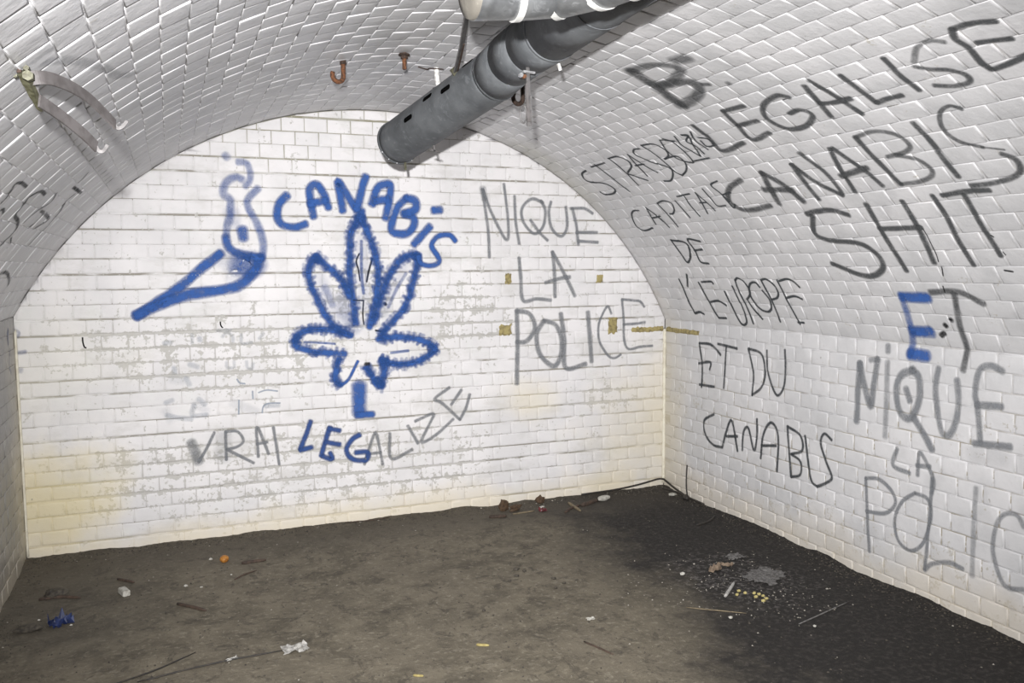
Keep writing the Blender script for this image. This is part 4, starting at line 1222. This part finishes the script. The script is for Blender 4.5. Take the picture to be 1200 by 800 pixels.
def crumple(name, x, y, size, hgt, mat, label, cat, seed, rot=0.0, n=7, aspect=0.7, group=None, leaf=False):
    """a creased sheet lying on the floor"""
    r = random.Random(seed); bm = bmesh.new(); g = []; R_ = Matrix.Rotation(rot, 3, 'Z')
    for j in range(n + 1):
        rw = []
        for i in range(n + 1):
            u, v = i / n * 2 - 1, j / n * 2 - 1
            if leaf: wd = (1 - abs(u) ** 1.5) * (0.75 + 0.25 * math.cos(u * 9)) ; q = Vector((u * size, v * size * aspect * wd, 0))
            else: q = Vector((u * size * (1 + r.uniform(-.18, .18)), v * size * aspect * (1 + r.uniform(-.18, .18)), 0))
            q.z = abs(r.gauss(0, 1)) * hgt * 0.5 + (hgt * (1 - abs(v)) if leaf else 0)
            rw.append(bm.verts.new(R_ @ q))
        g.append(rw)
    for a, b in zip(g, g[1:]):
        for i in range(n): bm.faces.new((a[i], a[i + 1], b[i + 1], b[i]))
    bmesh.ops.remove_doubles(bm, verts=bm.verts, dist=1e-5)
    ext = bmesh.ops.solidify(bm, geom=bm.faces[:], thickness=0.0015)
    o = bm_obj(name, bm, M[mat], None, False, (x, y, ground(x, y) + 0.003)); return tag(o, label, cat, group)

crumple('plastic_scrap', 0.246, -0.955, 0.040, 0.045, 'blueplastic', 'crumpled dark blue plastic scrap near the left wall', 'scrap', 1, 0.4, aspect=0.9)
# the white stub
bm = bmesh.new(); bmesh.ops.create_cube(bm, size=1.0)
for v in bm.verts: v.co = Vector((v.co.x * 0.032, v.co.y * 0.070, v.co.z * 0.026 + 0.013))
bmesh.ops.bevel(bm, geom=bm.edges[:], offset=0.003, segments=2, affect='EDGES')
o = bm_obj('plaster_block', bm, M['chalk'], None, False, (0.478, -0.700, ground(0.478, -0.7))); o.rotation_euler = (0, 0, 0.35)
tag(o, 'small oblong white block on the floor by the left corner', 'block')
lump('orange_ball', 0.923, -0.409, 0.022, 0.022, 0.019, 'orange', 'small orange ball on the floor at the foot of the back wall', 'ball', 3, 3, rough=0.03)
stick('wood_stick', (1.000, -0.478), (1.118, -0.482), 0.009, 'wood', 'thick dark stick to the right of the orange ball')
stick('wood_stick', (0.700, -0.925), (0.812, -1.050), 0.008, 'wood', 'brown stick right of the blue scrap, nearest the camera on the left')
stick('twig', (0.952, -0.703), (1.060, -0.615), 0.004, 'wood', 'thin bent twig below the orange ball', bend=0.012)
stick('wood_splinter', (0.440, -0.485), (0.515, -0.560), 0.007, 'wood', 'short dark splinter behind the white block')
stick('wood_splinter', (0.130, -0.635), (0.30, -0.68), 0.008, 'wood', 'dark splintered wood in front of the left corner', bend=0.02)
lump('dirt_clod', 0.195, -0.60, 0.05, 0.04, 0.018, 'grit', 'dark clod of dirt by the left corner', 'clod', 5, 2)
lump('dirt_clod', 0.135, -0.975, 0.055, 0.03, 0.014, 'grit', 'flat dark clod close to the left wall', 'clod', 6, 2)
for i, (x, y, s_, lab) in enumerate(((0.861, -0.356, 0.010, 'white crumb just left of the orange ball'), (0.738, -0.707, 0.011, 'larger white crumb left of the middle twig'), (0.804, -0.746, 0.007, 'tiny white crumb right of the larger one'),
        (0.942, -0.625, 0.006, 'tiny white crumb below the orange ball'), (0.290, -0.980, 0.006, 'tiny white crumb beside the blue scrap'), (0.16, -0.875, 0.006, 'tiny white crumb close to the left wall'),
        (2.926, -1.457, 0.014, 'pale chip left of the tan leaf on the soot'), (2.829, -1.965, 0.010, 'pale chip at the front edge of the soot'), (3.091, -2.166, 0.009, 'white crumb on the soot nearest the camera'))):
    lump('plaster_crumb', x, y, s_, s_ * 0.8, s_ * 0.6, 'chalk', lab, 'crumb', 20 + i, 1)
# foot of the back wall
lump('dead_leaf', 2.530, -0.130, 0.030, 0.022, 0.040, 'leafbrown', 'brown curled leaf standing against the foot of the back wall', 'leaf', 31, 2, rough=0.3)
lump('dead_leaf', 2.600, -0.150, 0.045, 0.022, 0.020, 'leafbrown', 'low brown leaf beside the curled one at the back wall', 'leaf', 32, 2, 0.3, 0.3)
lump('dead_leaf', 2.800, -0.060, 0.030, 0.018, 0.028, 'leafbrown', 'round brown leaf against the back wall right of the other two', 'leaf', 33, 2, rough=0.25)
stick('wood_stick', (2.40, -0.235), (2.50, -0.255), 0.012, 'wood', 'short dark stick left of the leaves at the back wall')
stick('wood_lath', (2.555, -0.215), (2.700, -0.205), 0.005, 'tanwood', 'thin pale lath lying in front of the brown leaves')
crumple('red_scrap', 2.742, -0.228, 0.022, 0.018, 'red', 'dark red scrap at the foot of the back wall', 'scrap', 7)
lump('plaster_crumb', 2.77, -0.155, 0.022, 0.010, 0.008, 'chalk', 'pale chip beside the dark red scrap', 'crumb', 34, 1, 0.3)
stick('wood_lath', (2.955, -0.140), (2.945, -0.330), 0.010, 'tanwood', 'short pale lath pointing away from the back wall')
stick('wood_stick', (2.85, -0.315), (3.00, -0.210), 0.009, 'wood', 'dark bent stick beside the short pale lath', bend=0.015)
stick('wood_stick', (3.00, -0.230), (3.160, -0.150), 0.014, 'wood', 'dark stick ending at the white stone')
lump('white_stone', 3.190, -0.158, 0.050, 0.022, 0.017, 'chalk', 'flat white stone at the foot of the back wall', 'stone', 8, 3, 0.25, 0.06)
stick('twig', (1.600, -0.022), (1.86, -0.020), 0.004, 'wood', 'thin twig along the foot of the back wall')
# soot corner
crumple('dead_leaf', 3.100, -1.468, 0.052, 0.020, 'leaftan', 'tan folded leaf on the sooty floor', 'leaf', 9, 0.4, aspect=0.7, leaf=True)
crumple('dead_leaf', 3.190, -1.440, 0.030, 0.010, 'leaftan', 'small frayed leaf right of the tan folded one', 'leaf', 10, -0.3, leaf=True)
stick('wood_lath', (2.945, -1.765), (3.085, -1.640), 0.008, 'paper', 'grey lath lying on the soot')
rr_ = random.Random(50)
for i in range(9):
    x = 3.055 + rr_.gauss(0, 0.022) + 0.003 * i; y = -1.74 - 0.020 * i + rr_.gauss(0, 0.02)
    lump('yellow_crumb', x, y, 0.010, 0.008, 0.007, 'yellow', 'one of the yellow crumbs scattered beside the grey lath', 'crumb', 60 + i, 1, group='yellow crumbs on the soot')
crumple('ash_crust', 3.27, -1.62, 0.10, 0.006, 'greysludge', 'flaky grey crust on the soot right of the leaf', 'ash', 12, 0.5, n=12, aspect=0.7)
stick('wire', (2.72, -1.80), (2.92, -1.95), 0.0025, 'tanwood', 'thin straight wire at the front edge of the soot', 'wire')
stick('wire', (3.05, -2.12), (3.40, -2.02), 0.003, 'greysludge', 'thin grey wire on the soot towards the right wall', 'wire')
stick('dark_twig', (3.42, -0.83), (3.62, -0.72), 0.006, 'cable', 'black twig on the soot beside the right wall', bend=-0.02)
crumple('paper_scrap', 3.30, -1.35, 0.045, 0.008, 'greysludge', 'grey crumpled scrap near the right wall', 'scrap', 13, 0.2)
# middle of the floor
stick('yellow_stub', (1.772, -1.800), (1.815, -1.825), 0.006, 'yellow', 'short yellow stub in the middle foreground', 'stub')
stick('yellow_stub', (1.480, -1.948), (1.512, -1.968), 0.005, 'yellow', 'small yellow stub at the bottom edge', 'stub')
crumple('glass_shard', 2.290, -1.750, 0.016, 0.006, 'chalk', 'small pale shard right of the middle of the floor', 'shard', 14)
stick('twig', (2.17, -1.93), (2.22, -2.08), 0.004, 'wood', 'short brown twig in the right foreground')
for i, (x, y, s_) in enumerate(((2.221, -1.099, 0.016), (2.25, -1.13, 0.012), (2.19, -1.18, 0.014), (2.34, -1.27, 0.014), (2.36, -1.34, 0.011), (2.30, -1.38, 0.010), (2.14, -1.22, 0.010), (2.43, -1.33, 0.009), (1.91, -1.50, 0.010), (1.93, -1.56, 0.007))):
    lump('dirt_crumb', x, y, s_, s_ * 0.8, s_ * 0.5, 'grit', 'one of the dark crumbs scattered in the middle of the floor', 'crumb', 80 + i, 1, group='dark crumbs in the middle of the floor')
crumple('paper_scrap', 1.115, -1.575, 0.045, 0.010, 'paper', 'torn whitish scrap at the end of the crease, left foreground', 'scrap', 15, 0.1, aspect=0.8)
crumple('paper_scrap', 0.885, -1.565, 0.020, 0.006, 'paper', 'small whitish scrap on the floor crease, left of the torn one', 'scrap', 16, 0.4, aspect=0.4)
stick('cord', (0.56, -1.62), (1.09, -1.570), 0.0035, 'cable', 'thin dark cord running to the torn scrap in the left foreground', 'cord', bend=0.02)
stick('cord', (0.42, -1.64), (0.76, -1.45), 0.0035, 'cable', 'shorter dark cord at the bottom left edge', 'cord', bend=-0.015)

# black cable and twig in the right corner
cb = thing('black_cable', (3.60, -0.10, 0.0), 'black cable looping along the floor in the right back corner', 'cable')
def cab(pts, w, name='cable_run'):
    bm = bmesh.new(); sweep(bm, spline([Vector(q) - Vector((3.60, -0.10, 0)) for q in pts], 6), circ(w, 7), up=Z); return bm_obj(name, bm, M['cable'], cb, smooth=True)
cab([(3.10, -0.030, 0.010), (3.34, -0.026, 0.015), (3.52, -0.022, 0.030), (3.66, -0.022, 0.052), (3.700, -0.030, 0.050)], 0.006)
cab([(3.700, -0.030, 0.050), (3.690, -0.16, 0.030), (3.680, -0.28, 0.018), (3.675, -0.36, 0.012), (3.68, -0.52, 0.010)], 0.0065)
cab([(3.64, -0.12, 0.014), (3.66, -0.25, 0.022), (3.672, -0.35, 0.012)], 0.005)
lump('black_knot', 3.668, -0.345, 0.022, 0.022, 0.020, 'cable', 'black knot of dirt at the foot of the upright twig', 'knot', 17, 2)
tw = tag(link('upright_twig', None, None, (3.685, -0.335, 0.0)), 'thin dark twig standing upright against the right wall in the corner', 'twig')
bm = bmesh.new(); sweep(bm, spline([(0.0, 0, 0.01), (-0.002, 0.01, 0.07), (0.006, 0.022, 0.15), (0.012, 0.025, 0.205)], 4), circ(0.0045, 6), up=X); bm_obj('twig_stem', bm, M['cable'], tw, smooth=True)
lump('plaster_crumb', 3.655, -0.215, 0.030, 0.020, 0.010, 'chalk', 'pale crumb under the cable in the right corner', 'crumb', 35, 1)

# grit nobody could count: crumbs all over the floor, thicker along the walls
r = random.Random(77); 
for mat, n, kname in (('grit', 4200, 'dirt_crumbs'), ('gritpale', 420, 'pale_grit')):
    V_, F_ = [], []
    for i in range(n):
        k = r.random()
        if k < 0.42: x, y = r.uniform(0.02, W - 0.02), -0.012 - abs(r.gauss(0, 0.06))
        elif k < 0.58: x, y = W - 0.012 - abs(r.gauss(0, 0.06)), r.uniform(-3.2, -0.02)
        elif k < 0.64: x, y = 0.012 + abs(r.gauss(0, 0.05)), r.uniform(-2.0, -0.02)
        else: x, y = r.uniform(0.05, W - 0.05), r.uniform(-2.8, -0.1)
        if mat == 'gritpale' and r.random() < 0.5: x, y = r.gauss(3.1, 0.22), r.gauss(-1.7, 0.25)
        if not (0.005 < x < W - 0.005) or y > -0.005: continue
        s_ = r.uniform(0.002, 0.0065) * (0.8 if mat == 'gritpale' else 1) * (1.5 if k < 0.05 else 1); z0 = ground(x, y); o_ = len(V_)
        for q in range(4):
            a = q * math.pi / 2 + r.random(); V_.append((x + s_ * math.cos(a) * r.uniform(.7, 1.2), y + s_ * math.sin(a) * r.uniform(.7, 1.2), z0))
        V_.append((x, y, z0 + s_ * r.uniform(.5, 1.0)))
        for q in range(4): F_.append((o_ + q, o_ + (q + 1) % 4, o_ + 4))
    o = link(kname, mesh_of(kname, V_, F_, M[mat])); tag(o, 'loose %s strewn over the floor and along the walls' % ('dark grit' if mat == 'grit' else 'pale grit'), 'grit', kind='stuff')
